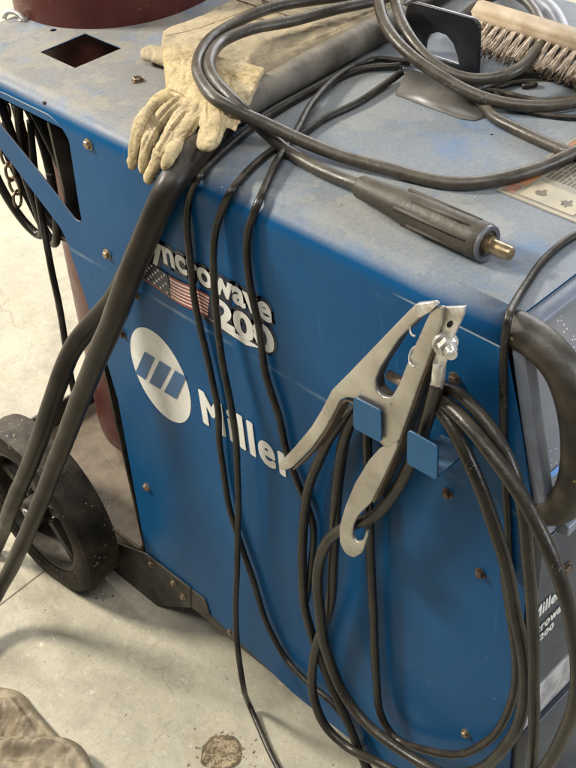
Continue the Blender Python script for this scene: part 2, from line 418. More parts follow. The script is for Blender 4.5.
def autosmooth(o, ang=35):
    me = o.data
    bm = bmesh.new(); bm.from_mesh(me)
    for f in bm.faces: f.smooth = True
    for e in bm.edges:
        if len(e.link_faces) == 2 and e.calc_face_angle(0) > math.radians(ang): e.smooth = False
    bm.to_mesh(me); bm.free(); return o
def hexbolt(parent, p, nrm, r=.0048, m='bolt', name='bolt', tall=.0045):
    bm = bmesh.new()
    rot = random.random()
    ref = (nrm.orthogonal().normalized()*math.cos(rot)+nrm.cross(nrm.orthogonal()).normalized()*math.sin(rot))
    lathe(bm, [(0, r*1.35), (.0009, r*1.35), (.0012, r*1.2)], p, nrm, 20, ref)
    lathe(bm, [(.0012, r), (tall*.8, r), (tall, r*.8)], p, nrm, 6, ref)
    return autosmooth(link(name, bm_mesh(bm), m, parent), 20)

# ------------------------------------------------------------------ floor
bm = bmesh.new()
bmesh.ops.create_grid(bm, x_segments=4, y_segments=4, size=30)
me = bm_mesh(bm); o = bpy.data.objects.new('floor', me); COL.objects.link(o); me.materials.append(MATS['concrete']); o['kind'] = 'structure'

# ------------------------------------------------------------------ the machine
mc = thing('welding_machine', 'dusty blue welding machine on its wheeled cart, white oval logo and lettering on its side', 'welder', (-.25, .2, 0))
# side sheet with the triangular opening
def q2(l): return [(v.x, v.z) for v in [P(a, b, 'y', 0) for a, b in l]]
RX = -.808   # rear edge of the shelf
outl = [(RX, H-RB), (0, H-RB), (.018, H-.09), (.034, H-.16), (.038, H-.20), (.038, H-.72), (-.03, H-.752), (-.30, H-.752)]
outl += q2([(290,690), (204,608), (190,598), (146,553), (118,400), (108,366), (66,239), (60,227), (0,148)]) + [(RX, H-.062)]
outl = roundpoly(outl, .004)
win = [(P(82,215,'y',0).x, P(82,215,'y',0).z)]
win = roundpoly(q2([(82,222), (79,206), (69,140), (60,125), (48,115), (21,102), (3,93)])+[(-.755, H-.024), (-.76, H-.030)]+q2([(0,125), (40,174), (76,221)]), .006)
side = curve_plate([outl, win], .002, Vector((0,0,0)), X_, Z_, Y_)
bm = bmesh.new(); bm.from_mesh(side); 
# bend
N = 14
def bendring(x, r): return [bm.verts.new(Vector((x, RB-r*math.cos(math.pi/2*i/N), H-RB+r*math.sin(math.pi/2*i/N)))) for i in range(N+1)]
xs = [RX]+[RX+(0-RX)*i/10 for i in range(1, 11)]
outer = [bendring(x, RB) for x in xs]; inner = [bendring(x, RB-.002) for x in xs]
bf = []
for i in range(10):
    for k in range(N):
        bf.append(bm.faces.new((outer[i][k], outer[i+1][k], outer[i+1][k+1], outer[i][k+1])))
        bf.append(bm.faces.new((inner[i][k], inner[i][k+1], inner[i+1][k+1], inner[i+1][k])))
for e in (0, 10):
    for k in range(N): bf.append(bm.faces.new((outer[e][k], outer[e][k+1], inner[e][k+1], inner[e][k])))
for f in bf: f.smooth = True
# top sheet with round notch for the cylinder and the square hole
BC = Vector((-.785, .262)); BR = .132; YB = .52
top = [(0, RB), (0, YB), (-.60, YB)]
top += [(BC.x+BR*1.02*math.cos(t), BC.y+BR*1.02*math.sin(t)) for t in [math.radians(60-170*i/24) for i in range(25)] if True]
top = [p for p in top if p[0] > RX+.012]
top += [(RX, BC.y-BR-.006), (RX, RB)]
sq = [(v.x, v.y) for v in [P(a, b, 'z', 0) for a, b in ((40,52), (75,68), (122,48), (85,33))]]
h1 = P(53.5, 30, 'z', 0); hole = [(h1.x+.004*math.cos(t*.5236), h1.y+.004*math.sin(t*.5236)) for t in range(12)]
h2 = P(492, 134.5, 'z', 0); hole2 = [(h2.x+.0016*math.cos(t*.785), h2.y+.0016*math.sin(t*.785)) for t in range(8)]
tp = curve_plate([top, sq, hole, hole2], .002, Vector((0,0,H-.002)), X_, Y_, Z_)
bm.from_mesh(tp)
housing = link('housing', bm_mesh(bm), 'blue_paint', mc)
# weld seam & inside of the housing: dark rear wall and inner walls so nothing is see-through
bm = bmesh.new()
bx(bm, (-.600, .24, H-.40), (.004, .47, .79))
bx(bm, (-.28, YB-.002, H-.38), (.63, .003, .74))
link('rear_panel', bm_mesh(bm), 'dark_steel', mc)
# ---- decals on the side
def decal_mesh(polys, y=.0007, d=.0004, r=.0006):
    return side_plate(polys, y, d, r)
cen = (P(153,332,'y',0)+P(170,420,'y',0)+P(128,350,'y',0)+P(192,400,'y',0))/4
OA = [P(153,332,'y',0), P(170,420,'y',0)]; ow = .052; oh = .0655
oval = curve_plate([[(cen.x+ow*math.cos(t*.1309), cen.z+oh*math.sin(t*.1309)) for t in range(48)]], .0004, Vector((0,-.0005,0)), X_, Z_, Y_)
lo = link('logo_oval', oval, 'white_decal', mc)
def C1(x, y): return (120+x/2.955, 220+y/2.955)
bars = [[(72,390),(102,409),(74,472),(45,452)], [(116,417),(150,437),(118,500),(86,480)], [(162,445),(194,464),(166,530),(130,508)]]
for b in bars:
    link('logo_bar', side_plate([[C1(*p) for p in b]], .0013, .0004, .0002), 'logo_blue', lo)
def text(name, s, a, b, hgt, y, m, parent, bold=.03, fat=0, thick=.0004, plane='side', shear=0, x0=0, spacing=1.0):
    """lettering between world points a (left baseline) and b (right baseline) with cap height hgt"""
    cu = bpy.data.curves.new('t', 'FONT'); cu.body = s; cu.size = 1; cu.offset = bold; cu.extrude = 0; cu.shear = shear; cu.space_character = spacing; cu.resolution_u = 4
    ob = bpy.data.objects.new('t', cu); COL.objects.link(ob); bpy.context.view_layer.update(); me = evalmesh(ob)
    bpy.data.objects.remove(ob); bpy.data.curves.remove(cu)
    x0 = min(v.co.x for v in me.vertices); x1 = max(v.co.x for v in me.vertices)
    sx = (b-a).length/(x1-x0); sy = hgt/.70
    dx = (b-a).normalized(); up = Z_; nn = dx.cross(up).normalized()
    if fat:   # heavy face: the same glyphs laid side by side, each a hair prouder than the last
        bm = bmesh.new(); base = me
        for k in range(24):
            n0 = len(bm.verts); bm.from_mesh(base); bm.verts.ensure_lookup_table()
            for v in bm.verts[n0:]: v.co.x += math.cos(k*math.pi/12)*fat; v.co.y += math.sin(k*math.pi/12)*fat*.6; v.co.z += k*.00002/thick
        bm.to_mesh(me); bm.free(); x0 -= fat; sx = (b-a).length/(x1-x0+fat)
    for v in me.vertices:
        c = v.co; v.co = a+dx*((c.x-x0)*sx)+up*(c.y*sy)+nn*(y+c.z*thick)
    return link(name, me, m, parent)
a = P(203.5, 419, 'y', 0); b = P(296, 491, 'y', 0); b.z = a.z = (a.z+H-.334)/2
text('brand_lettering', 'Miller', a, b, .048, .0007, 'white_decal', mc, bold=0, fat=.048, spacing=1.17)
# model lettering, dark keyline behind white letters
a = P(147, 259, 'y', 0); b = P(273.5, 325, 'y', 0)
zb = H-.1255
print('sync z', a.z-H, b.z-H)
a = Vector((a.x-.0065, 0, zb)); b = Vector((b.x, 0, zb-.001))
text('lettering_outline', 'Syncrowave', a+Vector((-.003,0,0)), b+Vector((.003,0,0)), .0305, .0006, 'navy_decal', mc, bold=.125, thick=.0003)
text('model_lettering', 'Syncrowave', a, b, .0295, .0011, 'white_decal', mc, bold=.035, thick=.0003)
a2 = P(218, 325, 'y', 0); b2 = P(267, 345, 'y', 0); print('200 z', a2.z-H, b2.z-H)
za = (a2.z+b2.z)/2; a2 = Vector((a2.x-.001, 0, za)); b2 = Vector((b.x, 0, za))
text('lettering_outline', '200', a2+Vector((-.003,0,0)), b2+Vector((.003,0,0)), .0315, .0007, 'navy_decal', mc, bold=.12, thick=.0003)
text('number_lettering', '200', a2, b2, .0305, .0014, 'white_decal', mc, bold=.04, thick=.0003)
# flag
fl = [P(142.0, 262, 'y', 0), P(141, 283, 'y', 0), P(166, 270, 'y', 0)]
fx0 = P(139,262,'y',0).x; fz1 = P(142,260,'y',0).z; fz0 = P(140,281,'y',0).z; fx1 = a2.x-.002
print('flag', fx0, fx1, fz0-H, fz1-H)
FH = .030; FZ = H-.139
def wave(u): return .0022*math.sin(u*2.6*math.pi+.6)
def strip(bm, u0, u1, v0, v1, y, n=22, taper=None):
    pr = None
    for i in range(n+1):
        u = u0+(u1-u0)*i/n; x = fx0+(fx1-fx0)*u; zz = FZ+wave(u)-.014*u*0
        lo_, hi_ = zz-FH*v1, zz-FH*v0
        c = (bm.verts.new((x, -y, lo_)), bm.verts.new((x, -y, hi_)))
        if pr: bm.faces.new((pr[0], c[0], c[1], pr[1]))
        pr = c
bm = bmesh.new(); strip(bm, -.02, 1.0, -.04, 1.04, .0009); flag = link('flag_decal', bm_mesh(bm), 'navy_decal', mc)
bm = bmesh.new()
for k in range(0, 13, 2): strip(bm, .44 if k < 7 else .02, .97-.005*k, k/13, (k+1)/13, .0012)
link('red_stripes', bm_mesh(bm), 'red_decal', flag)
bm = bmesh.new()
for k in range(1, 13, 2): strip(bm, .44 if k < 7 else .02, .97-.005*k, (k+.08)/13, (k+.92)/13, .0012)
link('white_stripes', bm_mesh(bm), 'white_decal', flag)
bm = bmesh.new(); strip(bm, -.02, .42, -.02, .93, .0015); link('star_field', bm_mesh(bm), 'navy_decal', flag)
bm = bmesh.new()
for r in range(5):
    for c in range(5 if r % 2 == 0 else 4):
        u = .035+(c+(0 if r % 2 == 0 else .5))*.085; v = .10+r*.18
        cx = fx0+(fx1-fx0)*u; cz = FZ+wave(u)-FH*v
        vs = [bm.verts.new((cx+math.sin(t*math.pi/5)*(.0024 if t % 2 == 0 else .0010), -.0018, cz+math.cos(t*math.pi/5)*(.0024 if t % 2 == 0 else .0010))) for t in range(10)]
        bm.faces.new(vs)
link('stars', bm_mesh(bm), 'white_decal', flag)
# swoosh under the number
link('swoosh_decal', side_plate([[(190,309), (215,321), (240,333), (262,343), (272,350), (263,350), (240,341), (212,326)]], .0004, .0003, .0003), 'navy_decal', mc)
link('swoosh_line', side_plate([[(206,316.5), (232,331), (262,349), (246,345), (228,333)]], .0009, .0003, .0003), 'white_decal', mc)

# ---- bolts
for p in ((89,144),(107.5,254),(136,294),(122.5,333),(147,487),(448,493),(481,573),(466,733),(361,744),(231,632),(455,378)):
    dk = p in ((448,493),(481,573),(136,294),(122.5,333))
    hexbolt(mc, P(*p, 'y', 0), -Y_, .0043 if p[0] > 300 else .0048, 'dark_bolt' if dk else 'bolt')
hexbolt(mc, P(137.5, 81, 'z', 0), Z_, .0050)
# ---- lifting eye standing through the top
def C4(x, y): return (370+x/2.796, y/2.796)
yl = P(477, 77, 'z', 0).y
pl = [C4(*p) for p in ((98,212),(100,22),(116,5),(288,52),(304,72),(300,216))]
arch = [C4(*p) for p in ((248,206),(244,158),(232,122),(212,98),(188,90),(166,97),(154,118),(150,150),(152,190))]
pw = [P(a, b, 'Y', yl) for a, b in pl]; aw = [P(a, b, 'Y', yl) for a, b in arch]
zmin = H-.004
po = [(v.x, max(v.z, zmin)) for v in pw]; ao = [(v.x, v.z) for v in aw]
po[0] = (po[0][0], zmin); po[-1] = (po[-1][0], zmin)
zb_ = H+.006
ao2 = [(ao[0][0], zb_)]+ao[1:-1]+[(ao[-1][0], zb_)]
rs = [0, .008, .008, .009, .009, 0]
le = autosmooth(link('lifting_eye', curve_plate([roundpoly(po, rs=rs, n=6), ao2], .005, Vector((0, yl, 0)), X_, Z_, Y_, .0008), 'black_paint', mc))
# bent grey apron in front of it
bm = bmesh.new()
c = [P(406,72,'z',.006), P(395,94,'z',.0015), P(460,118,'z',.0015), P(474,120,'z',.0015), P(484,117,'z',.0015), P(487,111,'z',.003), P(485,102,'z',.006), P(480,92,'z',.014), P(408,68,'z',.014)]
vt = [bm.verts.new(v) for v in c]; bm.faces.new(vt)
r = bmesh.ops.extrude_face_region(bm, geom=bm.faces[:]); 
for v in [g for g in r['geom'] if isinstance(g, bmesh.types.BMVert)]: v.co.z = H+.0003
bmesh.ops.bevel(bm, geom=[e for e in bm.edges], offset=.0010, segments=2, affect='EDGES')
link('lifting_eye_base', bm_mesh(bm), 'grey_paint', mc, True)
# ---- warning label on the top
A = P(495,191,'z',0); B = P(576,136,'z',0); D = P(576,221,'z',0)
lx0, ly0 = A.x, A.y; LL = .34; LW = .20
print('label', A, B, D)
def rect_top(name, x0, y0, x1, y1, z, m, parent):
    bm = bmesh.new(); vs = [bm.verts.new((x, y, H+z)) for x, y in ((x0,y0),(x1,y0),(x1,y1),(x0,y1))]; bm.faces.new(vs); return link(name, bm_mesh(bm), m, parent)
lb = rect_top('warning_label', lx0, ly0, lx0+.118, ly0+.24, .0006, 'label_base', mc)
rect_top('label_border', lx0+.0012, ly0+.0012, lx0+.1168, ly0+.0035, .0009, 'label_cream', lb)
rect_top('label_border', lx0+.0012, ly0+.004, lx0+.0026, ly0+.238, .0009, 'label_cream', lb)
rect_top('label_stripe', lx0+.0035, ly0+.022, lx0+.017, ly0+.235, .0009, 'label_orange', lb)
rect_top('label_patch', lx0+.004, ly0+.005, lx0+.015, ly0+.020, .0009, 'label_red', lb)
bm = bmesh.new()
for i in range(24):
    x = lx0+.021+i*.0042; y = ly0+.045 if i < 30 else ly0+.02
    while y < ly0+.235:
        w = random.uniform(.004, .02)
        vs = [bm.verts.new(v) for v in ((x, y, H+.0010), (x+.0019, y, H+.0010), (x+.0019, y+w, H+.0010), (x, y+w, H+.0010))]; bm.faces.new(vs)
        y += w+random.uniform(.001, .003)
link('label_print', bm_mesh(bm), 'label_text', lb)
cx0 = lx0+.020
pb = rect_top('pictogram_box', cx0, ly0+.007, cx0+.055, ly0+.036, .0011, 'label_cream', lb)
pb2 = rect_top('pictogram_box', cx0+.062, ly0+.007, cx0+.093, ly0+.036, .0011, 'label_cream', lb)
for (ox, oy) in ((cx0+.014, ly0+.02), (cx0+.040, ly0+.02), (cx0+.078, ly0+.02)):
    # a jagged hand-and-spark like blot
    bm = bmesh.new(); n_ = 22
    vs = [bm.verts.new((ox+math.cos(6.283*k/n_)*.0065*random.uniform(.35, 1), oy+math.sin(6.283*k/n_)*.008*random.uniform(.35, 1), H+.0014)) for k in range(n_)]
    bm.faces.new(vs); link('pictogram', bm_mesh(bm), 'label_text', pb if ox < cx0+.06 else pb2)

# ---- front: bezel, sloping control panel, lower panel
def prof_extrude(name, prof, y0, y1, m, bev=0, parent=mc, smooth=False):
    bm = bmesh.new(); a = [bm.verts.new((x, y0, z)) for x, z in prof]; b = [bm.verts.new((x, y1, z)) for x, z in prof]
    n = len(prof)
    for i in range(n): bm.faces.new((a[i], a[(i+1) % n], b[(i+1) % n], b[i]))
    bm.faces.new(a[::-1]); bm.faces.new(b)
    bmesh.ops.recalc_face_normals(bm, faces=bm.faces[:])
    if bev: bmesh.ops.bevel(bm, geom=bm.edges[:], offset=bev, segments=3, affect='EDGES', profile=.6)
    return autosmooth(link(name, bm_mesh(bm), m, parent), 40)
# bezel: a moulded frame round the sloping panel, standing 12 mm out from the sheet
def slope(z): # x of the sheet's front edge at height z below the top
    d = H-z
    return .018*d/.09 if d < .09 else (.018+.016*(d-.09)/.07 if d < .16 else .038)
prof_extrude('front_bezel', [(.001, H-.004), (.012, H-.006), (.030, H-.09), (.046, H-.16), (.052, H-.195), (.037, H-.205), (.033, H-.16), (.017, H-.09), (.001, H-.015)], .003, .016, 'bezel', .002)
prof_extrude('front_bezel', [(-.002, H-.002), (.008, H-.002), (.0135, H-.006), (.012, H-.014), (-.002, H-.014)], .017, YB-.01, 'bezel', .002)
prof_extrude('front_bezel', [(.036, H-.192), (.056, H-.186), (.062, H-.190), (.062, H-.200), (.036, H-.206)], .017, YB-.01, 'bezel', .002)
pf = prof_extrude('control_panel', [(-.004, H-.012), (.003, H-.013), (.040, H-.190), (.028, H-.190)], .0162, YB-.012, 'panel_face')
# blue mark on the control panel
def on_slope(y, d, off=.0008): # point on the control panel face
    z = H-d; x = .003+(d-.013)/(.190-.013)*.037
    return Vector((x+off, y, z+off*.2))
bm = bmesh.new(); vs = [bm.verts.new(on_slope(*q)) for q in ((.017,.151),(.06,.153),(.06,.159),(.017,.157))]; bm.faces.new(vs)
link('blue_line', bm_mesh(bm), 'blue_mark', pf)
lowp = prof_extrude('lower_front_panel', [(.010, H-.207), (.048, H-.207), (.046, H-.430), (.010, H-.430)], .003, YB-.01, 'front_dark', .002)
for yy in (.036,):
    hexbolt(mc, Vector((.0475, .045, H-.275)), X_, .006, 'dark_bolt')
def fr(x, y): return P(x, y, 'x', .0475)
def front_text(name, s, y0, y1, z, h, bold, m='white_decal', shear=0):
    return text(name, s, Vector((.0475, y0, z)), Vector((.0475, y1, z)), h, .0006, m, lowp, bold=0, fat=.035, spacing=1.1, thick=.0003, shear=shear)
p1 = fr(541, 611); p2 = fr(557, 597.5); p3 = fr(541, 627); p4 = fr(560, 610)
print('front text', p1-Vector((0,0,H)), p2-Vector((0,0,H)), p3-Vector((0,0,H)), p4-Vector((0,0,H)))
front_text('brand_lettering', 'Miller', p1.y-.012, p2.y+.004, p1.z-.004, .016, .0)
front_text('model_lettering', 'Syncrowave', p3.y-.030, p4.y+.014, p3.z-.004, .013, .04)
front_text('number_lettering', '200', p3.y-.002, p3.y+.020, p3.z-.019, .009, .02)
# lower tray / sloping shelf of the cart at the front
q_ = P(541, 686, 'z', -.435); e_ = P(541, 712, 'x', q_.x)
print('shelf', q_, e_)
prof_extrude('front_shelf', [(.006, H-.435), (q_.x, H-.435), (q_.x, e_.z), (.006, e_.z)], .004, YB-.02, 'tray_grey', .002)
for yy in (.19, .215, .24):
    prof_extrude('vent_fin', [(.05, e_.z-.06), (q_.x+.004, e_.z-.06), (q_.x+.004, e_.z-.052), (.05, e_.z-.052)], yy, yy+.006, 'white_decal')
prof_extrude('front_skirt', [(.008, e_.z-.002), (.052, e_.z-.002), (.052, H-.70), (.008, H-.70)], .006, YB-.03, 'front_dark', .002)
prof_extrude('cart_base', [(-.55, H-.756), (.04, H-.756), (.04, H-.70), (-.55, H-.70)], .004, YB-.02, 'dark_steel', .002)
# handle
hs = [P(a, b, 'Y', .013) for a, b in ((514,328),(522,331),(538,341),(560,364),(575,402),(580,450),(574,488),(560,507),(540,508),(528,505))]
hp, = (catmull(hs, .004),)
bm = bmesh.new(); sweep(bm, hp, .0148, 24)
link('front_handle', bm_mesh(bm), 'handle', mc, True)
# ---- blue cable hanger with two lips
def C2(x, y): return (270+x/2.743, 290+y/2.743)
YT = .044
hg = link('cable_hanger', side_plate([[C2(*p) for p in ((229,293),(303,332),(304,420),(228,378))]], YT, .002, .004), 'blue_tab', mc)
link('hanger_lip', side_plate([[C2(*p) for p in ((377,384),(459,431),(457,522),(375,476))]], YT, .002, .004), 'blue_tab', hg)
for quad in (((228,378),(304,420)), ((375,476),(457,522))):
    l0 = P(*C2(*quad[0]), 'y', YT); l1 = P(*C2(*quad[1]), 'y', YT)
    z = (l0.z+l1.z)/2+.0015
    bm = bmesh.new(); bx(bm, ((l0.x+l1.x)/2, -YT/2+.002, z), (abs(l1.x-l0.x)-.003, YT-.004, .002)); link('hanger_shelf', bm_mesh(bm), 'blue_tab', hg)
# ---- cart at the rear: tray, kick plate, wheel
bm = bmesh.new(); bx(bm, (-.76, .20, H-.707), (.31, .40, .012), bev=.002)
link('cylinder_tray', bm_mesh(bm), 'tray', mc)
bm = bmesh.new(); bx(bm, (-.918, .20, H-.688), (.006, .40, .05), bev=.001)
link('tray_lip', bm_mesh(bm), 'dark_steel', mc)
kp = link('kick_plate', side_plate([[(100,532),(115,543),(146,554.5),(190,589),(190,607.5),(157,605.5),(113,570)]], .0035, .003, .001), 'dark_steel', mc)
for p in ((152,564),(174,583),(183.5,596)): hexbolt(mc, P(*p, 'y', .0038), -Y_, .0042)
link('axle_bracket', side_plate([[(188,587),(205,600),(210,616),(198,611),(188,606)]], .002, .0018, .002), 'dark_steel', mc)
WC = Vector((-.758, -.05, .1405)); WR = .1400
def wheel(parent, c, R, w, name='wheel'):
    bm = bmesh.new()
    prof = [(-w*.42, R*.74), (-w*.5, R*.80), (-w*.5, R*.93), (-w*.44, R*.985), (-w*.3, R), (w*.3, R), (w*.44, R*.985), (w*.5, R*.93), (w*.5, R*.80), (w*.42, R*.74)]
    lathe(bm, prof, c, Y_, 72)
    # open the middle: replace the caps by an inner cylinder
    caps = [f for f in bm.faces if len(f.verts) > 4]; bmesh.ops.delete(bm, geom=caps, context='FACES')
    ty = autosmooth(link('tyre', bm_mesh(bm), 'tyre', parent), 50)
    bm = bmesh.new()
    # rim ring
    def ringm(prof, seg=72):
        rings = []
        for s, r in prof: rings.append([bm.verts.new(c+Y_*s+Vector((math.cos(2*math.pi*k/seg), 0, math.sin(2*math.pi*k/seg)))*r) for k in range(seg)])
        n = len(rings)
        for i in range(n):
            for k in range(seg): bm.faces.new((rings[i][k], rings[i][(k+1) % seg], rings[(i+1) % n][(k+1) % seg], rings[(i+1) % n][k]))
    ringm([(-w*.40, R*.75), (-w*.40, R*.70), (-w*.30, R*.67), (w*.3, R*.67), (w*.40, R*.70), (w*.40, R*.75)])
    ringm([(-w*.06, R*.68), (w*.06, R*.68), (w*.06, R*.18), (-w*.06, R*.18)]) if False else None
    # spokes and hub
    for k in range(5):
        a_ = 2*math.pi*k/5+.35; d = Vector((math.cos(a_), 0, math.sin(a_))); t = Vector((-d.z, 0, d.x))
        bx(bm, c+d*R*.44, (R*.52, w*.30, R*.16), d, Y_, t, .003)
    lathe(bm, [(-w*.52, R*.10), (-w*.5, R*.16), (w*.4, R*.16)], c, Y_, 24)
    return autosmooth(link('rim', bm_mesh(bm), 'rim', parent), 30)
wr = bpy.data.objects.new('wheel', None); COL.objects.link(wr); wr.parent = mc; ORG[wr] = ORG[mc]
def wheel_at(c, R, w):
    e = bpy.data.objects.new('wheel', bpy.data.meshes.new('w')); return e
bpy.data.objects.remove(wr)
def make_wheel(c, R, w):
    # the axle stub is the wheel part itself; tyre and rim hang below it
    bm = bmesh.new(); lathe(bm, [(-w*.56, R*.05), (-w*.54, R*.08), (w*.9, R*.08)], c, Y_, 20)
    ax = link('wheel', bm_mesh(bm), 'zinc', mc, True); wheel(ax, c, R, w)
make_wheel(WC, WR, .060)
# small front wheel
fc = P(557, 712, 'Y', .10)
print('front caster', fc)
make_wheel(Vector((.035, .135, .062)), .062, .034)
bm = bmesh.new(); bx(bm, (.035, .135, .124), (.07, .05, .010), bev=.001); bx(bm, (.035, .112, .092), (.03, .003, .07), bev=.0005); bx(bm, (.035, .158, .092), (.03, .003, .07), bev=.0005)
bx(bm, (.035, .135, .170), (.03, .03, .09))
link('caster_fork', bm_mesh(bm), 'zinc', mc)

# ------------------------------------------------------------------ gas cylinder
gt = Vector((BC.x, BC.y, H+.42)); gb = Vector((-.770, .222, H-.70))
ax = (gt-gb); L = ax.length
gc = thing('gas_cylinder', 'tall burgundy gas cylinder standing on the rear tray behind the blue shelf', 'gas cylinder', gb)
bm = bmesh.new(); lathe(bm, [(0, .10), (.004, .116), (.02, .128), (.04, .130), (L*.85, .130), (L*.93, .118), (L*.98, .09), (L, .05)], gb, ax, 72)
autosmooth(link('cylinder_body', bm_mesh(bm), 'burgundy', gc), 50)
bm = bmesh.new(); lathe(bm, [(L, .03), (L+.05, .03), (L+.052, .02)], gb, ax, 24); link('neck', bm_mesh(bm), 'brass', gc, True)

# ------------------------------------------------------------------ cables lying on the top
G_T = 'cables lying on the machine top'
# heavy lead ending in the plug
pc = tube('cable', [(361,186.5,'z',.013),(345,181,'z',.009),(322,171,'z',.007),(303,160,'z',.0065),(282,146,'z',.007),(262,128,'z',.020),(240,107,'z',.049),(218,85,'z',.056),(210,63,'z',.052),(221,42,'z',.048),(252,29,'z',.046),(295,20,'z',.040),(340,9,'z',.034),(375,1,'z',.03),(405,-8,'z',.03),(440,-20,'z',.03)], .0060, 'dusty_cable', None)
tag(pc, 'heavy grey cable running from the big ribbed plug over the glove', 'cable', G_T)
c2 = tube('cable', [(600,140,'z',.009),(576,151.5,'z',.009),(554,162,'z',.008),(522,174,'z',.007),(493,181.5,'z',.0062),(460,184,'z',.006),(430,180,'z',.0062),(400,173,'z',.0065),(350,160,'z',.010),(305,142,'z',.019),(260,121,'z',.034),(220,102,'z',.056),(202,80,'z',.052),(198,60,'z',.045),(210,39,'z',.047),(237,22,'z',.046),(275,7,'z',.044),(313,0,'z',.04),(350,-6,'z',.04),(380,-16,'z',.04)], .0060, 'dusty_cable')
tag(c2, 'heavy grey cable crossing the whole top above the plug and curling round the glove', 'cable', G_T)
c3 = tube('cable', [(376,-14,'z',.06),(379,2,'z',.058),(383,18,'z',.052),(394,38,'z',.046),(415,59,'z',.037),(441,77,'z',.027),(472,94,'z',.017),(502,103,'z',.011),(538,106,'z',.009),(560,105,'z',.008),(590,99,'z',.008)], .0060, 'dusty_cable')
tag(c3, 'heavy grey cable sweeping down past the black lifting plate to the right edge', 'cable', G_T)
c4 = tube('cable', [(392,-16,'z',.06),(396,2,'z',.058),(401,20,'z',.052),(411,38,'z',.045),(426,56,'z',.036),(444,71,'z',.028),(466,79,'z',.022),(492,79,'z',.022),(516,71,'z',.026),(533,55,'z',.030),(542,36,'z',.034),(539,17,'z',.036),(525,0,'z',.036),(506,-8,'z',.034),(488,-2,'z',.028),(470,11,'z',.02),(455,22,'z',.012),(445,30,'z',.007)], .0056, 'dusty_cable')
tag(c4, 'grey cable forming an upright round loop in front of the wire brush', 'cable', G_T)
c5 = tube('cable', [(470,98,'z',.0065),(482,103,'z',.0055),(493,117,'z',.0055),(520,131,'z',.0055),(554,146,'z',.0055),(578,156,'z',.0055),(600,163,'z',.0055)], .0056, 'dusty_cable')
tag(c5, 'grey cable running under the others towards the warning label', 'cable', G_T)
c6 = tube('cable', [(470,91,'z',.004),(490,84,'z',.006),(505,77,'z',.006),(530,73,'z',.006),(556,75,'z',.006),(580,84,'z',.006),(600,92,'z',.006)], .0056, 'dusty_cable')
tag(c6, 'grey cable bowing out just below the bristles of the wire brush', 'cable', G_T)
c7 = tube('cable', [(472,90,'z',.004),(500,91,'z',.003),(520,97,'z',.003),(545,101,'z',.003),(575,97,'z',.003),(600,96,'z',.003)], .0030, 'dusty_cable')
tag(c7, 'thinner grey cable lying flat under the crossing cables near the brush', 'cable', G_T)
c8 = tube('cable', [(522,86.5,'z',.0028),(540,85,'z',.0028),(523,82,'z',.003),(505,85,'z',.003),(494,89,'z',.0028),(515,108,'z',.003),(560,117,'z',.003),(595,119,'z',.003)], .0026, 'thin_rubber')
tag(c8, 'thin dark cable curled flat on the top right of the lifting plate', 'cable', G_T)
# three thin leads going over the edge and down the side
G_L = 'thin leads hanging down the blue side'
l1 = tube('lead', [(402,66,'z',.004),(388,67,'z',.004),(359,70,'z',.004),(317,89,'z',.004),(272,114,'z',.004),(238,139,'z',.004),(209,165,'z',.004),(198,178,'z',.004),(191,193,'y',.002),(187.5,210,'y',.004),(187,230,'y',.006),(189,255,'y',.006),(193,290,'y',.006),(201,332,'y',.006),(211,372,'y',.006),(218,410,'y',.006),(219.5,440,'y',.006),(229,506,'y',.006),(243,551,'y',.006),(253,580,'y',.006),(269,628,'y',.006),(287,661,'y',.006),(307,682,'y',.008),(330,700,'y',.008),(347,722,'y',.008),(362,760,'y',.008),(370,790,'y',.008)], .0037, 'thin_rubber')
tag(l1, 'thin black lead, leftmost of three at the top bend, drifting right towards the coil below', 'lead', G_L)
l2 = tube('lead', [(402,72,'z',.008),(395,78,'z',.005),(363,100,'z',.004),(322,120,'z',.004),(301,135,'z',.004),(272,150,'z',.004),(242,177,'z',.004),(232,190,'z',.004),(224,206,'y',.003),(216,230,'y',.007),(213,255,'y',.010),(215,305,'y',.012),(221,355,'y',.014),(232,410,'y',.016),(237,450,'y',.016),(238,520,'y',.018),(237,577,'y',.024),(237,640,'y',.036),(243,684,'y',.055),(250,706,'f',.012),(260,730,'f',.0045),(280,772,'f',.0045),(295,800,'f',.0045)], .0037, 'thin_rubber')
tag(l2, 'thin black lead, middle of three at the bend, hanging straight to the floor', 'lead', G_L)
l3 = tube('lead', [(410,62,'z',.006),(397,61,'z',.005),(380,58,'z',.005),(359,64,'z',.006),(334,79,'z',.008),(312,104,'z',.009),(297,131,'z',.008),(278,160,'z',.006),(265,187,'z',.004),(258,202,'z',.002),(251,219,'y',.004),(247,240,'y',.006),(249,281,'y',.006),(260,330,'y',.006),(265,372,'y',.006),(279,416,'y',.006),(287,455,'y',.006),(298,484,'y',.006),(307,505,'y',.006),(313,525,'y',.006),(312,560,'y',.006),(306,600,'y',.006)], .0037, 'thin_rubber')
tag(l3, 'thin black lead, rightmost of three at the bend, running down behind the clamp', 'lead', G_L)
l4 = tube('lead', [(600,226,'z',.004),(576,234,'z',.004),(557,247,'z',.004),(540,264,'z',.003),(527,283,'z',.003),(516,301,'z',.004),(508.5,318,'x',.004),(504,342,'y',.004),(502.5,372,'y',.004),(503,400,'y',.006),(503,433,'y',.005),(505.5,480,'y',.004),(508,530,'y',.004),(509,575,'y',.004)], .0032, 'thin_rubber')
tag(l4, 'thin black lead dropping over the front corner beside the handle', 'lead')

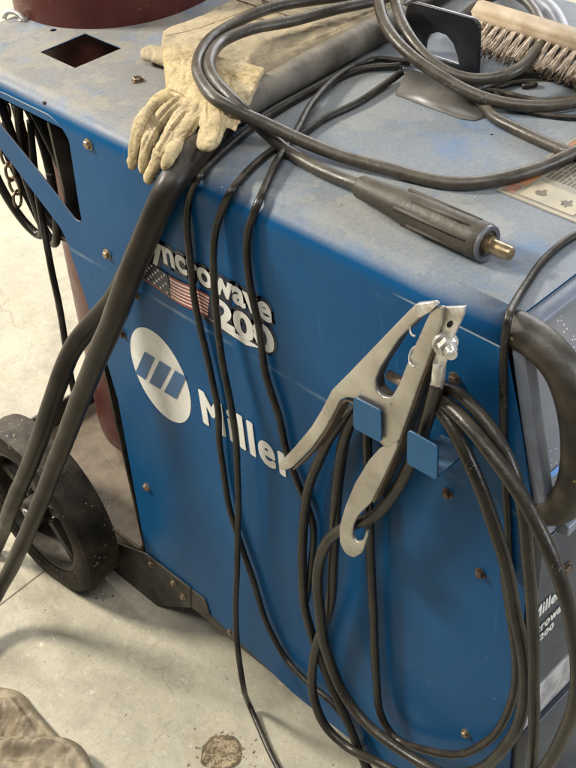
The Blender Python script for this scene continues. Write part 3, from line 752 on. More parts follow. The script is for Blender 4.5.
# ------------------------------------------------------------------ two heavy hoses on the left
hz = tube('hose', [(-60,690,'f',.016),(-10,606,'f',.05),(22,545,'y',.15),(50,478,'y',.125),(82,395,'y',.100),(116,312,'y',.080),(150,228,'y',.052),(172,182,'y',.030),(190,160,'z',.013),(212,136,'z',.013),(250,100,'z',.014),(300,72,'z',.014),(345,48,'z',.014),(385,27,'z',.013),(415,10,'z',.012),(440,-6,'z',.012),(480,-35,'z',.012)], [.0108,.0108,.0108,.0110,.0115,.0122,.0125,.0128,.0130,.0130,.0125,.0122,.0122,.0118,.011,.0105,.010], 'hose_rubber')
tag(hz, 'thick black hose sagging off the top left edge, in front of its twin', 'hose', 'thick black hoses at the left')
hz2 = tube('hose', [(-70,640,'f',.014),(-12,560,'y',.122),(14,502,'y',.108),(40,438,'y',.092),(58,385,'y',.070),(72,350,'y',.052),(92,324,'y',.034),(116,296,'y',.020),(140,245,'y',.0135),(164,195,'y',.0135),(180,165,'y',.0150),(198,142,'z',.0125),(215,124,'z',.0125)], [.0118]*13, 'hose_rubber')
sl = tube('lit_hose_sleeve', [(234,113,'z',.0138),(250,100,'z',.014),(300,72,'z',.014),(345,48,'z',.014),(385,27,'z',.013),(402,17,'z',.0125)], [.0148,.0152,.0156,.0154,.0150,.0140], 'lit_sleeve', hz)  # added cover over the hose's top stretch, its lit look painted in
tag(hz2, 'thick black hose bowing outward behind the front one, beside the wheel', 'hose', 'thick black hoses at the left')

# ------------------------------------------------------------------ coil behind the window, chain
G_C = 'black cable loops hanging behind the rear opening'
cx, cz = -.745, H-.145
def loopc(a, b, yy, dx, dz, tilt, lab):
    pts = []
    for i in range(33):
        t = 2*math.pi*i/32
        x = a*math.cos(t); z = b*math.sin(t)
        pts.append(Vector((cx+dx+x*math.cos(tilt)-z*math.sin(tilt), yy+.006*math.sin(t*2+dx*90), cz+dz+x*math.sin(tilt)+z*math.cos(tilt))))
    bm = bmesh.new(); pp = catmull(pts, .006); sweep(bm, pp, .0056, 12)
    return pp, bm
for k, (a, b, yy, dx, dz, tl, lab) in enumerate(((.040,.105,.035,-.018,.000,.16,'black cable loop nearest the chain in the rear opening'), (.046,.108,.048,.002,-.004,.14,'black cable loop, second from the chain in the rear opening'), (.046,.100,.060,.022,.000,.16,'black cable loop in the middle of the rear opening'), (.044,.094,.050,.038,.004,.18,'black cable loop nearest the corner of the rear opening'))):
    pp, bm = loopc(a, b, yy, dx, dz, tl, lab); tag(link('cable_loop', bm_mesh(bm), 'thin_rubber', None, True), lab, 'cable', G_C)
l5 = tube('lead', [(30,120,'y',-.04),(34,160,'y',-.03),(38,200,'y',-.02),(42,222,'y',-.015),(48,250,'y',-.005),(58,300,'y',.005),(66,350,'y',.012),(72,385,'y',.02),(76,402,'y',.02)], .0042, 'thin_rubber')
tag(l5, 'thin black lead hanging from the rear opening down behind the thick hoses', 'lead')
ch = thing('chain', 'steel chain hanging from the rear edge of the blue shelf', 'chain', (-.80, .03, H-.25))
def chain_link(c, d, nrm, L_=.013, W=.0075, r=.0019):
    s = d.cross(nrm).normalized(); pts = []
    for i in range(24):
        t = 2*math.pi*i/24; pts.append(c+d*(L_*.5*math.copysign(abs(math.sin(t))**.8, math.sin(t))*2*.9)+s*(W*math.cos(t)))
    bm = bmesh.new(); n = len(pts); rings = []
    for i in range(n):
        t = (pts[(i+1) % n]-pts[i-1]).normalized(); b_ = nrm; a_ = t.cross(b_).normalized()
        rings.append([bm.verts.new(pts[i]+a_*math.cos(j*.785)*r+b_*math.sin(j*.785)*r) for j in range(8)])
    for i in range(n):
        for j in range(8): bm.faces.new((rings[i][j], rings[i][(j+1) % 8], rings[(i+1) % n][(j+1) % 8], rings[(i+1) % n][j]))
    return link('chain_link', bm_mesh(bm), 'bolt', ch, True)
cp = [P(a, b, 'Y', yy) for a, b, yy in ((-6,70,.06),(2,96,.045),(6,122,.040),(4,146,.040),(9,168,.040),(15,188,.040),(19,207,.040))]
cpp = catmull(cp, .001); dist = 0; last = cpp[0]; k = 0
for i in range(1, len(cpp)):
    dist += (cpp[i]-cpp[i-1]).length
    if dist >= .0185:
        d = (cpp[i]-cpp[i-1]).normalized(); nrm = Vector((.3, -1, .1)) if k % 2 == 0 else Vector((1, .35, 0)); nrm = (nrm-d*nrm.dot(d)).normalized()
        chain_link(cpp[i], d, nrm); dist = 0; k += 1
# hook through the shelf
hk = thing('steel_hook', 'small steel hook bent over the rear corner of the shelf', 'hook', P(18, 17, 'z', 0))
pts = catmull([P(24,20,'z',.002), P(20,15,'z',.006), P(12,11.5,'z',.008), P(5,13,'z',.006), P(4,19,'z',.0)], .002)
bm = bmesh.new(); sweep(bm, pts, .003, 12); link('hook_rod', bm_mesh(bm), 'zinc', hk, True)
bm = bmesh.new(); lathe(bm, [(0,.006), (.0015,.006), (.002,.004)], P(23,20,'z',0), Z_, 20); link('washer', bm_mesh(bm), 'zinc', hk, True)

# ------------------------------------------------------------------ cable plug
A = P(359, 186, 'z', .014); B = P(486, 243, 'z', .0165); d = (B-A).normalized(); L = (B-A).length
pg = thing('cable_plug', 'ribbed grey cable plug with brass pin lying near the front edge of the top', 'plug', (A+B)/2-Vector((0,0,.016)))
bm = bmesh.new(); lathe(bm, [(0, .0075), (.001, .0092), (.003, .0102), (L*.18, .0115), (L*.36, .0142), (L*.46, .0150), (L*.94, .0158), (L*.99, .0158), (L, .0150)], A, d, 48)
autosmooth(link('plug_body', bm_mesh(bm), 'plug_rubber', pg), 40)
side_v = d.cross(Z_).normalized(); upv = side_v.cross(d).normalized()
for k in range(8):
    a_ = math.radians(22+45*k); n_ = side_v*math.cos(a_)+upv*math.sin(a_); t_ = d.cross(n_)
    bm = bmesh.new(); bx(bm, A+d*L*(.70 if k % 2 else .66)+n_*.0150, (L*(.44 if k % 2 else .56), .0036, .0030), d, t_, n_, .0009); link('grip_rib', bm_mesh(bm), 'plug_rubber', pg, True)
bm = bmesh.new(); lathe(bm, [(L*.985, .0152), (L*1.015, .0150), (L*1.02, .0140), (L*1.015, .0110), (L*.99, .0100)], A, d, 40); autosmooth(link('collar', bm_mesh(bm), 'grey_plastic', pg), 40)
bm = bmesh.new(); lathe(bm, [(L, .0075), (L+.006, .0072), (L+.0062, .0058), (L+.0235, .0058), (L+.025, .0050), (L+.0252, .003)], A, d, 32)
bx(bm, A+d*(L+.013)-upv*.006+side_v*0, (.010, .004, .004), d, side_v, upv, .0008)
autosmooth(link('brass_pin', bm_mesh(bm), 'brass', pg), 40)

# ------------------------------------------------------------------ gloves
from mathutils.bvhtree import BVHTree
from mathutils.kdtree import KDTree
def crease(o, lines, depth=.0018, width=.0016, seams=()):
    me = o.data; org = ORG[o]; bm = bmesh.new(); bm.from_mesh(me); bvh = BVHTree.FromBMesh(bm)
    def hits(ln, step=.7):
        out = []
        for (x0, y0), (x1, y1) in zip(ln, ln[1:]):
            n = max(2, int(math.hypot(x1-x0, y1-y0)/step))
            for i in range(n):
                x = x0+(x1-x0)*i/n; y = y0+(y1-y0)*i/n; h = bvh.ray_cast(CAM-org, ray(x, y).normalized())
                if h[0]: out.append(h[0])
        return out
    def soft(ln):   # round off the corners of a hand placed line
        p = catmull([Vector((a, b, 0)) for a, b in ln], 1.5); return [(q.x, q.y) for q in p]
    for ln, k in lines:
        H_ = hits(soft(ln))
        if len(H_) < 3: continue
        kd = KDTree(len(H_)); [kd.insert(h, i) for i, h in enumerate(H_)]; kd.balance(); L_ = len(H_)
        for v in bm.verts:
            c, i, d = kd.find(v.co)
            if d < width*4:
                e = math.sin(math.pi*(i+.5)/L_)**.5
                v.co += v.normal*(k*e*(-depth*math.exp(-(d/width)**2)+depth*.45*math.exp(-((d-width*2.1)/width)**2)))
    bm.normal_update(); bvh = BVHTree.FromBMesh(bm); bm.to_mesh(me); bm.free(); me.shade_smooth()
    for ln in seams:
        H_ = hits(soft(ln), 1.2)
        if len(H_) < 4: continue
        b2 = bmesh.new(); sweep(b2, [h+org for h in H_[::1]], .00055, 6)
        link('seam', bm_mesh(b2), 'seam', o, True)
def gl_px(ln): return [C6(*p) for p in ln]
def organic(name, chains, m, parent, ribbons=(), voxel=.0014, smooth=6, disp=.0016, dscale=.012, disp2=.0007):
    """chains: list of (points, [(w,t)], up) unioned by a voxel remesh into one soft surface"""
    bm = bmesh.new()
    for pts, rad, up in chains:
        p, _ = catmull(pts, .003, [r[0] for r in rad]); _, w = catmull(pts, .003, [r[0] for r in rad]); _, t = catmull(pts, .003, [r[1] for r in rad])
        n = len(p); ww = []
        for i in range(n):   # round the ends
            s = min(i, n-1-i)*.003; k = 1
            e = w[0] if i < n/2 else w[-1]; e = .003 if e > .03 else min(e, .012)
            if s < e: k = math.sqrt(max(.04, 1-(1-s/e)**2))
            ww.append((w[i]*k, t[i]*max(k, .35)))
        sweep(bm, p, [(a, b*.8) for a, b in ww], 20, up=up)
    for rows in ribbons:   # (edge A, edge B, half thickness): soft flat shapes with a cut end
        A_ = catmull([r[0] for r in rows], .004); n = len(A_)
        def res(k):
            out = []
            for i in range(n):
                u = i/(n-1)*(len(rows)-1); j = min(int(u), len(rows)-2); f = u-j; out.append(rows[j][k]*(1-f)+rows[j+1][k]*f)
            return out
        A_, B_, T_ = res(0), res(1), res(2); rings = []
        for i in range(n):
            c = (A_[i]+B_[i])/2; a = (B_[i]-A_[i])/2
            ring = []
            for k in range(40):
                th = 2*math.pi*k/40; cx_, sx_ = math.cos(th), math.sin(th)
                ring.append(bm.verts.new(c+a*cx_+Z_*(T_[i]*math.copysign(abs(sx_)**.7, sx_))))
            rings.append(ring)
        for i in range(n-1):
            for k in range(40): bm.faces.new((rings[i][k], rings[i][(k+1) % 40], rings[i+1][(k+1) % 40], rings[i+1][k]))
        bm.faces.new(rings[0][::-1]); bm.faces.new(rings[-1])
    me = bm_mesh(bm); o = bpy.data.objects.new('tmp', me); COL.objects.link(o)
    md = o.modifiers.new('r', 'REMESH'); md.mode = 'VOXEL'; md.voxel_size = voxel
    md = o.modifiers.new('s', 'SMOOTH'); md.iterations = smooth; md.factor = .6
    bpy.context.view_layer.update()
    e = evalmesh(o); bpy.data.objects.remove(o)
    bm = bmesh.new(); bm.from_mesh(e); bm.normal_update()
    for v in bm.verts:
        c = v.co
        a = noise.noise(c/dscale); b = noise.noise(c/(dscale*.4)+Vector((5,5,5)))
        cr = 1-abs(noise.noise(Vector((c.x, c.y, c.z))/(dscale*1.3)+Vector((9,1,4))))*2   # crease ridges
        v.co = c+v.normal*(a*disp+b*disp2+(-max(0, cr-.72)*.004))
    me = bpy.data.meshes.new(name); bm.to_mesh(me); bm.free()
    return link(name, me, m, parent, True)
def C6(x, y): return (110+x/3.03, 10+y/3.03)
def G(x, y, k, v): q = C6(x, y); return P(q[0], q[1], k, v)
uo = (Z_*.8-Y_*.6).normalized()
ga = thing('glove', 'yellow suede work glove draped over the top edge with its fingers hanging down', 'glove', P(170, 110, 'z', 0), 'work gloves on the machine')
ch_ = []
ch_.append(([G(225,255,'z',.020), G(170,262,'z',.016), G(122,300,'z',.010), G(90,360,'y',-.004), G(74,420,'y',.008), G(64,480,'y',.010)], [(.0095,.009),(.0095,.009),(.0085,.0085),(.0078,.008),(.0072,.007),(.0062,.006)], uo))
ch_.append(([G(230,275,'z',.022), G(180,300,'z',.018), G(142,350,'z',.008), G(116,405,'y',.008), G(104,450,'y',.014), G(100,495,'y',.015)], [(.0095,.010),(.009,.009),(.008,.0085),(.0072,.008),(.0066,.007),(.0055,.006)], uo))
ch_.append(([G(260,280,'z',.026), G(220,320,'z',.024), G(185,375,'z',.018), G(155,430,'y',.018), G(132,480,'y',.022), G(114,520,'y',.022)], [(.010,.010),(.0098,.010),(.0092,.009),(.0085,.008),(.0075,.007),(.0062,.006)], uo))
ch_.append(([G(280,285,'z',.030), G(248,340,'z',.028), G(212,395,'z',.022), G(180,445,'y',.028), G(162,480,'y',.028)], [(.010,.010),(.0095,.009),(.009,.0085),(.0078,.0075),(.006,.006)], uo))
ch_.append(([G(322,250,'z',.036), G(318,310,'z',.036), G(308,370,'z',.034), G(290,425,'z',.028)], [(.015,.009),(.0165,.0095),(.0150,.009),(.0110,.008)], uo))
rb = [[(G(158,125,'z',.020), G(168,232,'z',.020), .010), (G(205,112,'z',.022), G(215,285,'z',.022), .013), (G(262,125,'z',.028), G(262,310,'z',.030), .012), (G(330,146,'z',.033), G(312,335,'z',.034), .009), (G(400,160,'z',.036), G(348,352,'z',.036), .006), (G(470,176,'z',.038), G(380,372,'z',.036), .0035)]]
gl = organic('glove_body', ch_, 'suede', ga, rb, voxel=.0012, smooth=7, disp=.0014, dscale=.018, disp2=.0005)
crease(gl, [(gl_px(l), k) for l, k in (
    ([(165,240),(200,252),(245,280)], 1.2), ([(215,262),(165,310),(125,365),(98,425)], 1.3), ([(250,290),(205,340),(165,400),(140,445)], 1.2), ([(285,300),(262,345),(225,400)], 1.0),
    ([(178,160),(205,172),(240,168)], .8), ([(172,195),(210,205),(248,196)], .9), ([(186,222),(225,232),(262,222)], .8), ([(255,205),(290,235),(330,245)], .7),
    ([(300,255),(296,300),(300,340)], 1.0), ([(340,180),(380,205),(430,215)], .8), ([(330,230),(370,262),(410,275)], .9), ([(320,285),(350,310),(385,318)], .7), ([(200,130),(215,150),(212,185)], .6),
    ([(105,330),(118,345),(135,350)], .6), ([(88,380),(100,392),(112,396)], .6), ([(160,345),(178,358),(198,360)], .6), ([(290,360),(310,372),(330,368)], .7), ([(284,395),(300,405),(318,400)], .6), ([(130,420),(145,432),(160,436)], .5))],
    .0016, .0013, seams=[gl_px([(462,182),(440,230),(412,285),(378,352)]), gl_px([(305,268),(330,300),(334,350),(320,405)]), gl_px([(196,262),(150,292),(112,340),(86,400)]), gl_px([(240,300),(200,350),(166,405),(138,455)])])
bm = bmesh.new()
for ln in ([(190,245),(160,285),(128,335),(104,395)], [(225,285),(190,345),(160,410),(138,465)], [(262,300),(232,350),(200,405)], [(300,315),(292,360),(280,405)]):
    pass
bm.free()
gb_ = thing('glove', 'greyish suede gauntlet glove lying flat behind the yellow one under the cables', 'glove', P(280, 40, 'z', 0), 'work gloves on the machine')
ch_ = []
ch_.append(([P(142,52,'z',.010), P(150,53,'z',.011), P(162,57,'z',.011), P(178,62,'z',.011)], [(.0125,.010),(.0130,.0105),(.0120,.010),(.012,.010)], Z_))
rb = [[(P(163,32,'z',.009), P(160,61,'z',.010), .007), (P(190,22,'z',.010), P(186,69,'z',.011), .009), (P(222,8,'z',.010), P(215,77,'z',.012), .010), (P(262,-10,'z',.010), P(255,79,'z',.013), .010), (P(310,-20,'z',.009), P(302,64,'z',.012), .009), (P(360,-30,'z',.008), P(352,42,'z',.011), .007), (P(412,-40,'z',.006), P(402,16,'z',.008), .004)]]
gl2 = organic('glove_body', ch_, 'grey_suede', gb_, rb, voxel=.0016, smooth=8, disp=.0022, dscale=.022, disp2=.0004)
crease(gl2, [(l, k) for l, k in (([(170,36),(200,40),(235,30)], .9), ([(168,50),(190,55),(215,52)], .9), ([(215,25),(250,22),(290,8)], .8), ([(270,50),(310,42),(350,25)], .9), ([(240,60),(275,52),(300,56)], .8), ([(300,30),(340,24),(380,8)], .8), ([(149,47),(153,53),(150,60)], .6))], .0020, .0018, seams=[[(166,36),(196,29),(230,17),(262,4)]])
bm = bmesh.new()
for a0, a1 in (((237,0),(256,6)), ((247,12),(262,19)), ((262,2),(280,10)), ((275,11),(290,16)), ((258,-2),(275,5))):
    sweep(bm, [P(*a0, 'z', .0225), P(*a1, 'z', .0225)], .0009, 6)
link('seam_stitches', bm_mesh(bm), 'dark_bolt', gb_)

# ------------------------------------------------------------------ wire brush
br = thing('wire_brush', 'wooden wire brush lying on its side at the back right of the top', 'brush', P(530, 50, 'z', 0))
w0 = P(474, 22, 'z', .030); w1 = P(640, 75, 'z', .030); w0 = Vector((w0.x, w0.y, H+.03)); w1 = Vector((w1.x, w0.y-.004, H+.03))
dd = (w1-w0).normalized(); tilt = Vector((0, -.80, -.60)).normalized(); tn = dd.cross(tilt).normalized()
bm = bmesh.new(); mid = (w0+w1)/2; LB = (w1-w0).length
bx(bm, mid-tilt*.0095, (LB, .019, .034), dd, tilt, tn, .003)
link('wooden_block', bm_mesh(bm), 'wood', br, True)
def tuft():
    bm = bmesh.new()
    for k in range(18):
        ox, oy = random.uniform(-.0018,.0018), random.uniform(-.0018,.0018)
        e = Vector((ox*1.6+random.uniform(-.002,.002), 0, oy*1.6+random.uniform(-.002,.002)))
        a = Vector((ox, 0, oy)); b = e+Vector((0, 1, 0))*random.uniform(.024, .029)
        sweep(bm, [a, (a+b)/2+Vector((random.uniform(-.0012,.0012), 0, random.uniform(-.0012,.0012))), b], .00036, 5)
    me = bpy.data.meshes.new('tuft'); bm.to_mesh(me); bm.free(); me.materials.append(MATS['bristle']); return me
tm = [tuft() for _ in range(7)]
nt = 19
for r in range(3):
    for k in range(nt):
        o = bpy.data.objects.new('bristle_tuft', tm[(r*2+k) % 7]); COL.objects.link(o); o.parent = br
        pos = w0+dd*(LB*(k+.5+.3*(r % 2))/nt)+tn*(.0105*(1-r))+tilt*.001
        if pos.x > w1.x-.003: pos = w1-dd*.004+tn*(.0105*(1-r))
        M = Matrix((dd, tilt+dd*random.uniform(-.25, -.05), tn)).transposed()
        M = Matrix([[dd[i], (tilt+dd*-.15)[i], tn[i]] for i in range(3)]).to_4x4()
        o.matrix_local = Matrix.Translation(pos-ORG[br]) @ M
# pale hose behind the brush
ph = tube('hose', [(500,-30,'z',.012),(520,-8,'z',.012),(538,0,'z',.012),(552,10,'z',.012),(561,25,'z',.010),(566,40,'z',.008)], .0085, 'pale_hose')
tag(ph, 'pale grey hose curving down behind the wire brush at top right', 'hose')

# ------------------------------------------------------------------ the clamp
cl = thing('ground_clamp', 'worn steel ground clamp hooked on the blue hanger, bolt and nut at its jaw', 'clamp', P(*C2(350,300), 'y', .03))
YC = .040
armL = [(397,40),(449,36),(455,45),(415,125),(395,155),(345,190),(296,248),(291,268),(310,292),(332,297),(352,262),(385,340),(318,428),(300,400),(303,330),(232,293),(226,306),(208,296),(190,305),(178,330),(163,365),(125,420),(72,472),(50,492),(28,497),(22,478),(48,452),(95,405),(128,362),(150,315),(172,272),(230,215),(300,140),(355,85)]
body = [(385,52),(402,38),(449,40),(440,62),(408,78),(352,135),(300,215),(286,250),(289,275),(308,294),(330,297),(352,262),(372,210),(402,140),(438,60),(458,46),(474,50),(470,90),(440,170),(400,280),(372,362),(352,415),(318,436),(290,410),(300,330),(236,300),(208,295),(190,305),(176,335),(150,382),(112,436),(60,488),(38,497),(24,490),(22,478),(66,432),(112,376),(140,330),(168,275),(215,228),(285,155),(340,98)]
armR = [(455,46),(474,50),(472,90),(442,175),(402,285),(368,372),(354,415),(340,432),(300,520),(270,590),(238,622),(225,648),(224,676),(236,692),(252,690),(262,668),(268,672),(252,722),(228,737),(204,722),(190,692),(189,650),(206,592),(232,530),(270,470),(303,436),(325,390),(345,330),(372,240),(405,150),(440,65)]
c2p = lambda L: [C2(*p) for p in L]
o1 = link('left_jaw', side_plate([c2p(body)], YC, .0045, .0035, .0014), 'clamp_steel', cl); autosmooth(o1)
o2 = link('handle_arm', side_plate([c2p([(300,434),(352,414),(345,440),(308,520),(276,585),(240,620),(226,648),(224,676),(236,692),(252,690),(264,660),(268,672),(252,722),(228,737),(204,722),(190,692),(189,650),(206,592),(232,530),(268,470)])], YC-.0005, .0045, .0045, .0014), 'clamp_steel', cl); autosmooth(o2)
# flanges running back from the plates (channel section)
def flange(name, line, y0, y1, t=.0022, m='clamp_side', parent=cl):
    pts = [P(*C2(*p), 'y', y0) for p in line]; bm = bmesh.new(); rows = []
    for i, p in enumerate(pts):
        a = pts[max(i-1, 0)]; b = pts[min(i+1, len(pts)-1)]; tn_ = (b-a).normalized(); nn = Vector((-tn_.z, 0, tn_.x))
        rows.append([bm.verts.new(Vector((p.x, -y0, p.z))), bm.verts.new(Vector((p.x, -y1, p.z))), bm.verts.new(Vector((p.x, -y1, p.z))+nn*t), bm.verts.new(Vector((p.x, -y0, p.z))+nn*t)])
    for i in range(len(rows)-1):
        for k in range(4): bm.faces.new((rows[i][k], rows[i][(k+1) % 4], rows[i+1][(k+1) % 4], rows[i+1][k]))
    bm.faces.new(rows[0]); bm.faces.new(rows[-1][::-1])
    return autosmooth(link(name, bm_mesh(bm), m, parent), 40)
flange('right_flange', [(455,135),(441,172),(401,282),(372,362),(353,415),(344,440),(308,520),(280,580)], YC-.003, YC-.021)
flange('left_flange', [(228,308),(208,299),(192,308),(178,336),(152,384),(114,438),(62,490)], YC-.003, YC-.018)
flange('jaw_flange', [(352,262),(332,299),(308,296),(289,277),(286,252),(302,214),(354,134),(408,80)], YC-.003, YC-.015)
# bright nose plates
P0 = P(*C2(450,44), 'y', YC); 
nz = link('nose_plate', side_plate([c2p([(474,48),(533,46),(529,72),(506,122),(478,168),(448,176),(470,92)])], YC-.004, .0030, .0010, .0006), 'zinc', cl); autosmooth(nz)
link('nose_plate', side_plate([c2p([(398,40),(447,34),(458,42),(438,62),(408,78),(390,62)])], YC+.0012, .0045, .0010, .0006), 'zinc', cl)
link('rivet_hole', side_plate([c2p([(486,88),(498,84),(501,94),(495,104),(484,102)])], YC-.0034, .0005, .002), 'hole_black', cl)
# nut and stud pointing to the right-front
bd = (X_*.80-Y_*.52+Z_*.05).normalized()
bc = P(*C2(482,148), 'y', YC-.004)
bm = bmesh.new(); lathe(bm, [(-.003, .0098), (.0005, .0098), (.0008, .0085)], bc, bd, 32)
autosmooth(link('washer', bm_mesh(bm), 'zinc', cl), 30)
bm = bmesh.new(); lathe(bm, [(.001, .0078), (.0065, .0078), (.0075, .0068)], bc, bd, 6); lathe(bm, [(.0075, .0046), (.0150, .0045), (.0158, .0038)], bc, bd, 20)
autosmooth(link('nut', bm_mesh(bm), 'zinc', cl), 25)
# ring terminal and crimp
t0 = P(*C2(466,196), 'y', YC-.006); t1 = P(*C2(460,252), 'y', YC-.008)
bm = bmesh.new(); sweep(bm, [P(*C2(472,170), 'y', YC-.005), t0, t0*.9+t1*.1, t1], [(.0062,.0015),(.006,.002),(.0056,.0050),(.0056,.0054)], 18, up=-Y_)
autosmooth(link('ring_terminal', bm_mesh(bm), 'zinc', cl), 45)
# springy wire clips
for a_, rr in (((402,98), .0070), ((400,182), .0072)):
    c_ = P(*C2(*a_), 'y', YC-.002); pts = [c_+Vector((math.cos(t)*rr*.8, .004*math.sin(t), math.sin(t)*rr)) for t in [math.radians(70+i*13) for i in range(18)]]
    bm = bmesh.new(); sweep(bm, pts, .0009, 8); link('spring_clip', bm_mesh(bm), 'zinc', cl, True)
bm = bmesh.new(); p0 = P(*C2(325,232), 'y', YC-.010); sweep(bm, [p0, p0+X_*.035], .0042, 16); link('pivot_pin', bm_mesh(bm), 'clamp_side', cl, True)

# ------------------------------------------------------------------ the coil of lead hung on the hanger
lead_main = tube('clamp_lead', [(438,383,'y',.032),(430,410,'y',.030),(420,440,'y',.028),(408,468,'y',.026),(392,497,'y',.024),(374,516,'y',.026),(350,525,'y',.030),(331,537,'y',.032),(320,560,'y',.032),(318,590,'y',.032),(320,612,'y',.032),(324,640,'y',.032),(333,671,'y',.030),(346,698,'y',.030),(366,723,'y',.030),(392,744,'y',.030),(420,763,'y',.030),(450,775,'y',.030),(480,769,'y',.028),(504,748,'y',.028),(520,722,'y',.026),(525,686,'y',.026),(521,640,'y',.026),(516,615,'y',.026),(503,555,'y',.030),(481,489,'y',.033),(462,446,'y',.032),(447,418,'y',.028),(436,404,'y',.024)], .0060, 'cable_rubber')
tag(lead_main, 'thick black lead from the clamp making the widest front loop of the coil', 'cable', 'loops of the coil on the blue hanger')
GL = 'loops of the coil on the blue hanger'
s1 = tube('coil_loop', [(366,404,'y',.012),(350,412,'y',.012),(334,432,'y',.012),(322,455,'y',.010),(309,486,'y',.012),(303.5,530,'y',.014),(302.5,582,'y',.014),(305,608,'y',.012),(312,634,'y',.010),(322,662,'y',.008),(335,695,'y',.010),(350,728,'y',.012),(366,765,'y',.012),(385,795,'y',.012)], .0052, 'cable_rubber')
tag(s1, 'leftmost black cable of the coil, dropping from behind the clamp tip', 'cable', GL)
s2 = tube('coil_loop', [(362,405,'y',.016),(352,420,'y',.018),(343,445,'y',.018),(338,478,'y',.018),(335.5,517,'y',.018),(333,560,'y',.018),(331,595,'y',.018),(325,622,'y',.017),(318,640,'y',.018),(313,666,'y',.020),(314,697,'y',.022),(326,727,'y',.022),(348,748,'y',.020),(379,763,'y',.020),(410,780,'y',.020)], .0056, 'cable_rubber')
tag(s2, 'black cable of the coil behind the clamp handle, kinking left near the bottom', 'cable', GL)
s3 = tube('coil_loop', [(372,405,'y',.012),(367,425,'y',.012),(367.5,455,'y',.012),(369,500,'y',.012),(372,582,'y',.012),(374,632,'y',.012),(377,684,'y',.012),(382,718,'y',.014),(394,738,'y',.014),(420,749,'y',.014),(455,755,'y',.014),(479,747,'y',.014),(501,725,'y',.014),(513,695,'y',.014),(516,665,'y',.014),(512,625,'y',.016),(505,575,'y',.018)], .0046, 'cable_rubber')
tag(s3, 'straight thin black cable of the coil under the blue tabs, turning up at right', 'cable', GL)
s4 = tube('coil_loop', [(437,398,'y',.022),(447,404,'y',.026),(472,428,'y',.036),(494,457,'y',.042),(513,484,'y',.044),(528,508,'y',.046),(547,546,'y',.05),(562,585,'y',.05),(573,630,'y',.05),(578,670,'y',.05),(574,707,'y',.05),(562,738,'y',.05),(545,768,'y',.05),(520,795,'y',.05)], .0062, 'cable_rubber')
tag(s4, 'outermost thick black cable of the coil, swinging in front of the machine front', 'cable', GL)
s5 = tube('coil_loop', [(437,385,'y',.014),(450,388,'y',.018),(470,403,'y',.024),(492,430,'y',.028),(510,465,'y',.032),(522,505,'y',.034),(529,560,'y',.034),(532,610,'y',.034),(534,660,'y',.034),(534,707,'y',.034),(533,770,'y',.034),(532,800,'y',.034)], .0054, 'cable_rubber')
tag(s5, 'black cable of the coil hanging straight down along the machine front corner', 'cable', GL)

# ------------------------------------------------------------------ on the floor
dr = P(222, 753, 'f', 0)
bm = bmesh.new()
for k in range(700):
    a_ = random.random()*6.283; r_ = math.sqrt(random.random())*.030
    r_ *= .8+.35*noise.noise(Vector((math.cos(a_)*1.5, math.sin(a_)*1.5, 3)))
    if random.random() < .05: r_ = .028+.03*random.random()**2
    s = random.uniform(.0007, .0024)
    r = bmesh.ops.create_icosphere(bm, subdivisions=1, radius=s)
    M = Matrix.Translation((dr.x+math.cos(a_)*r_, dr.y+math.sin(a_)*r_*.95, s*.15+.0002)) @ Matrix.Rotation(random.random()*6, 4, 'Z') @ Matrix.Diagonal((1.3, .8, .6, 1))
    bmesh.ops.transform(bm, matrix=M, verts=r['verts'])
g = link('gravel', bm_mesh(bm), 'gravel'); g['kind'] = 'stuff'; g['label'] = 'small brown stones filling the round hole in the concrete'; g['category'] = 'gravel'
bm = bmesh.new(); n_ = 40; c0 = bm.verts.new((dr.x, dr.y, .0012)); rg = []
for k in range(n_):
    t = 2*math.pi*k/n_; rr = .0275+.005*noise.noise(Vector((math.cos(t)*2, math.sin(t)*2, 0))); rg.append(bm.verts.new((dr.x+rr*math.cos(t), dr.y+rr*math.sin(t), .0010)))
for k in range(n_): bm.faces.new((c0, rg[k], rg[(k+1) % n_]))
o = link('dirt_patch', bm_mesh(bm), 'dirt'); o['kind'] = 'stuff'; o['label'] = 'dark dirt in the round hole in the concrete'; o['category'] = 'dirt'
# metal shavings by the wheel
bm = bmesh.new(); sp = P(105, 597, 'f', 0)
for k in range(9):
    a_ = random.random()*6.28; q = sp+Vector((random.uniform(-.012,.012), random.uniform(-.012,.012), .002)); l_ = random.uniform(.003, .007)
    sweep(bm, [q, q+Vector((math.cos(a_)*l_*.5, math.sin(a_)*l_*.5, .003)), q+Vector((math.cos(a_)*l_, math.sin(a_)*l_, 0))], [(.0010,.0002)]*3, 4, up=Z_)
o = link('metal_shavings', bm_mesh(bm), 'foil'); o['kind'] = 'stuff'; o['label'] = 'bright metal shavings on the floor beside the wheel'; o['category'] = 'shavings'
# bits of grit
bm = bmesh.new()
for k in range(150):
    x, y = random.uniform(-40, 340), random.uniform(560, 790); q = P(x, y, 'f', 0); s = .0003+.0009*random.random()**3
    r = bmesh.ops.create_icosphere(bm, subdivisions=1, radius=s); bmesh.ops.translate(bm, verts=r['verts'], vec=q+Vector((0,0,s*.4)))
o = link('grit', bm_mesh(bm), 'gravel'); o['kind'] = 'stuff'; o['label'] = 'fine grit scattered on the concrete'; o['category'] = 'grit'
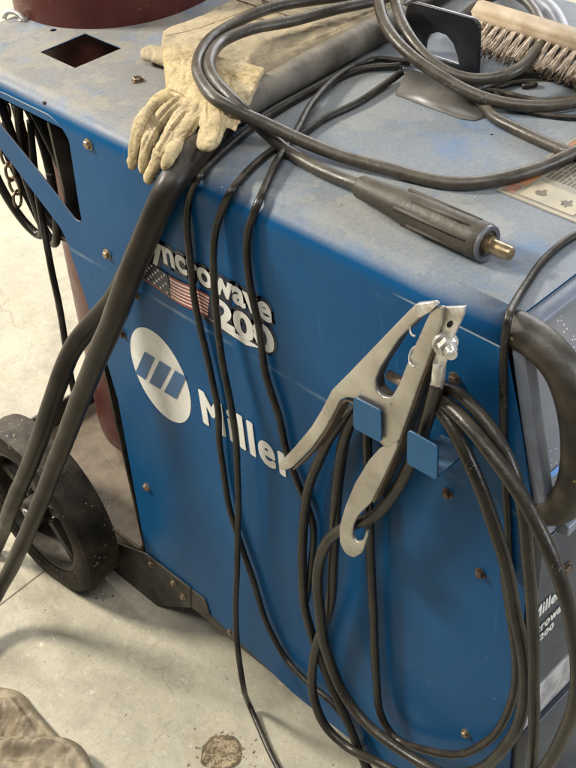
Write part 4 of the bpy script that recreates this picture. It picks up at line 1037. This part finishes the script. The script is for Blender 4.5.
# crumpled tan leather at the lower left
bg = thing('leather_piece', 'crumpled tan leather piece on the concrete at the lower left corner', 'bag', P(20, 740, 'f', 0))
def blanket(name, outline_top, z0, z1, m, parent, seed):
    """soft closed sheet: top outline in photo points, falling to the floor"""
    us = catmull([P(a, b, 'f', z0) for a, b in outline_top], .002); bm = bmesh.new()
    cen_ = P(-30, 800, 'f', 0); rows = []
    for u in us:
        row = []
        for j in range(41):
            t = j/40; p = u.lerp(Vector((cen_.x, cen_.y, 0)), t*.9)
            fold = -.010*abs(noise.noise(Vector((p.x*9+seed, p.y*26, seed))))-.007*abs(noise.noise(Vector((p.x*34, p.y*20+seed, 2))))+.006*math.sin(t*11+seed+u.x*34)+.007*noise.noise(p*30+Vector((seed, 0, 0)))+.004*noise.noise(p*75)+.0015*noise.noise(p*200)
            z = z0+(z1-z0)*min(1, t*9)**.6+fold*min(1, t*7)-.006*math.exp(-((t-.13)/.03)**2)
            row.append(bm.verts.new((p.x, p.y, max(.001, z))))
        row.insert(0, bm.verts.new((u.x, u.y, .0005))); rows.append(row)
    for i in range(len(rows)-1):
        for j in range(len(rows[0])-1): bm.faces.new((rows[i][j], rows[i][j+1], rows[i+1][j+1], rows[i+1][j]))
    o = link(name, bm_mesh(bm), m, parent, True)
    return o
blanket('leather_body', [(-60,676),(-20,683),(0,687),(20,692),(34,708),(48,724),(66,745),(88,775),(100,810)], .006, .022, 'tan_leather', bg, 1.)
blanket('leather_flap', [(-60,728),(-20,736),(20,737),(55,737),(74,741),(86,752),(96,780),(102,815)], .026, .040, 'tan_leather', bg, 4.)
bm = bmesh.new(); sweep(bm, catmull([P(a, b, 'f', .034) for a, b in ((-40,738),(0,742),(40,742),(66,747),(78,752),(70,757),(62,756))], .003), .0016, 8); link('rolled_hem', bm_mesh(bm), 'tan_leather', bg, True)

# ------------------------------------------------------------------ light: a workshop lit through big openings
def area(name, loc, target, size, sizey, energy, col):
    ld = bpy.data.lights.new(name, 'AREA'); ld.shape = 'RECTANGLE'; ld.size = size; ld.size_y = sizey; ld.energy = energy; ld.color = col
    o = bpy.data.objects.new(name, ld); COL.objects.link(o); o.location = loc
    o.rotation_euler = (Vector(target)-Vector(loc)).to_track_quat('-Z', 'Y').to_euler(); return o
area('door_light', (-2.9, -1.35, 2.7), (-.4, 0, .4), .65, .55, 185, (1.0, .94, .82))
area('back_opening', (-1.6, 4.0, 2.3), (-.2, .2, .7), 3.0, 1.6, 125, (.97, .97, 1.0))
area('ceiling_light', (.7, -1.0, 3.2), (0, 0, .8), 2.6, .35, 50, (1.0, .98, .94))
area('yard_light', (-4.2, .6, 2.2), (-2.2, .9, 0), .9, .9, 110, (1.0, .97, .92))
area('window_light', (3.0, 1.2, 1.6), (0, 0, .5), 1.1, 1.1, 75, (.86, .92, 1.0))
W = bpy.data.worlds.new('World'); S.world = W; W.use_nodes = True
bgd = W.node_tree.nodes['Background']; bgd.inputs[0].default_value = (.80, .84, .92, 1); bgd.inputs[1].default_value = .14
S.view_settings.view_transform = 'Standard'; S.view_settings.look = 'None'; S.view_settings.exposure = 0; S.view_settings.gamma = 1
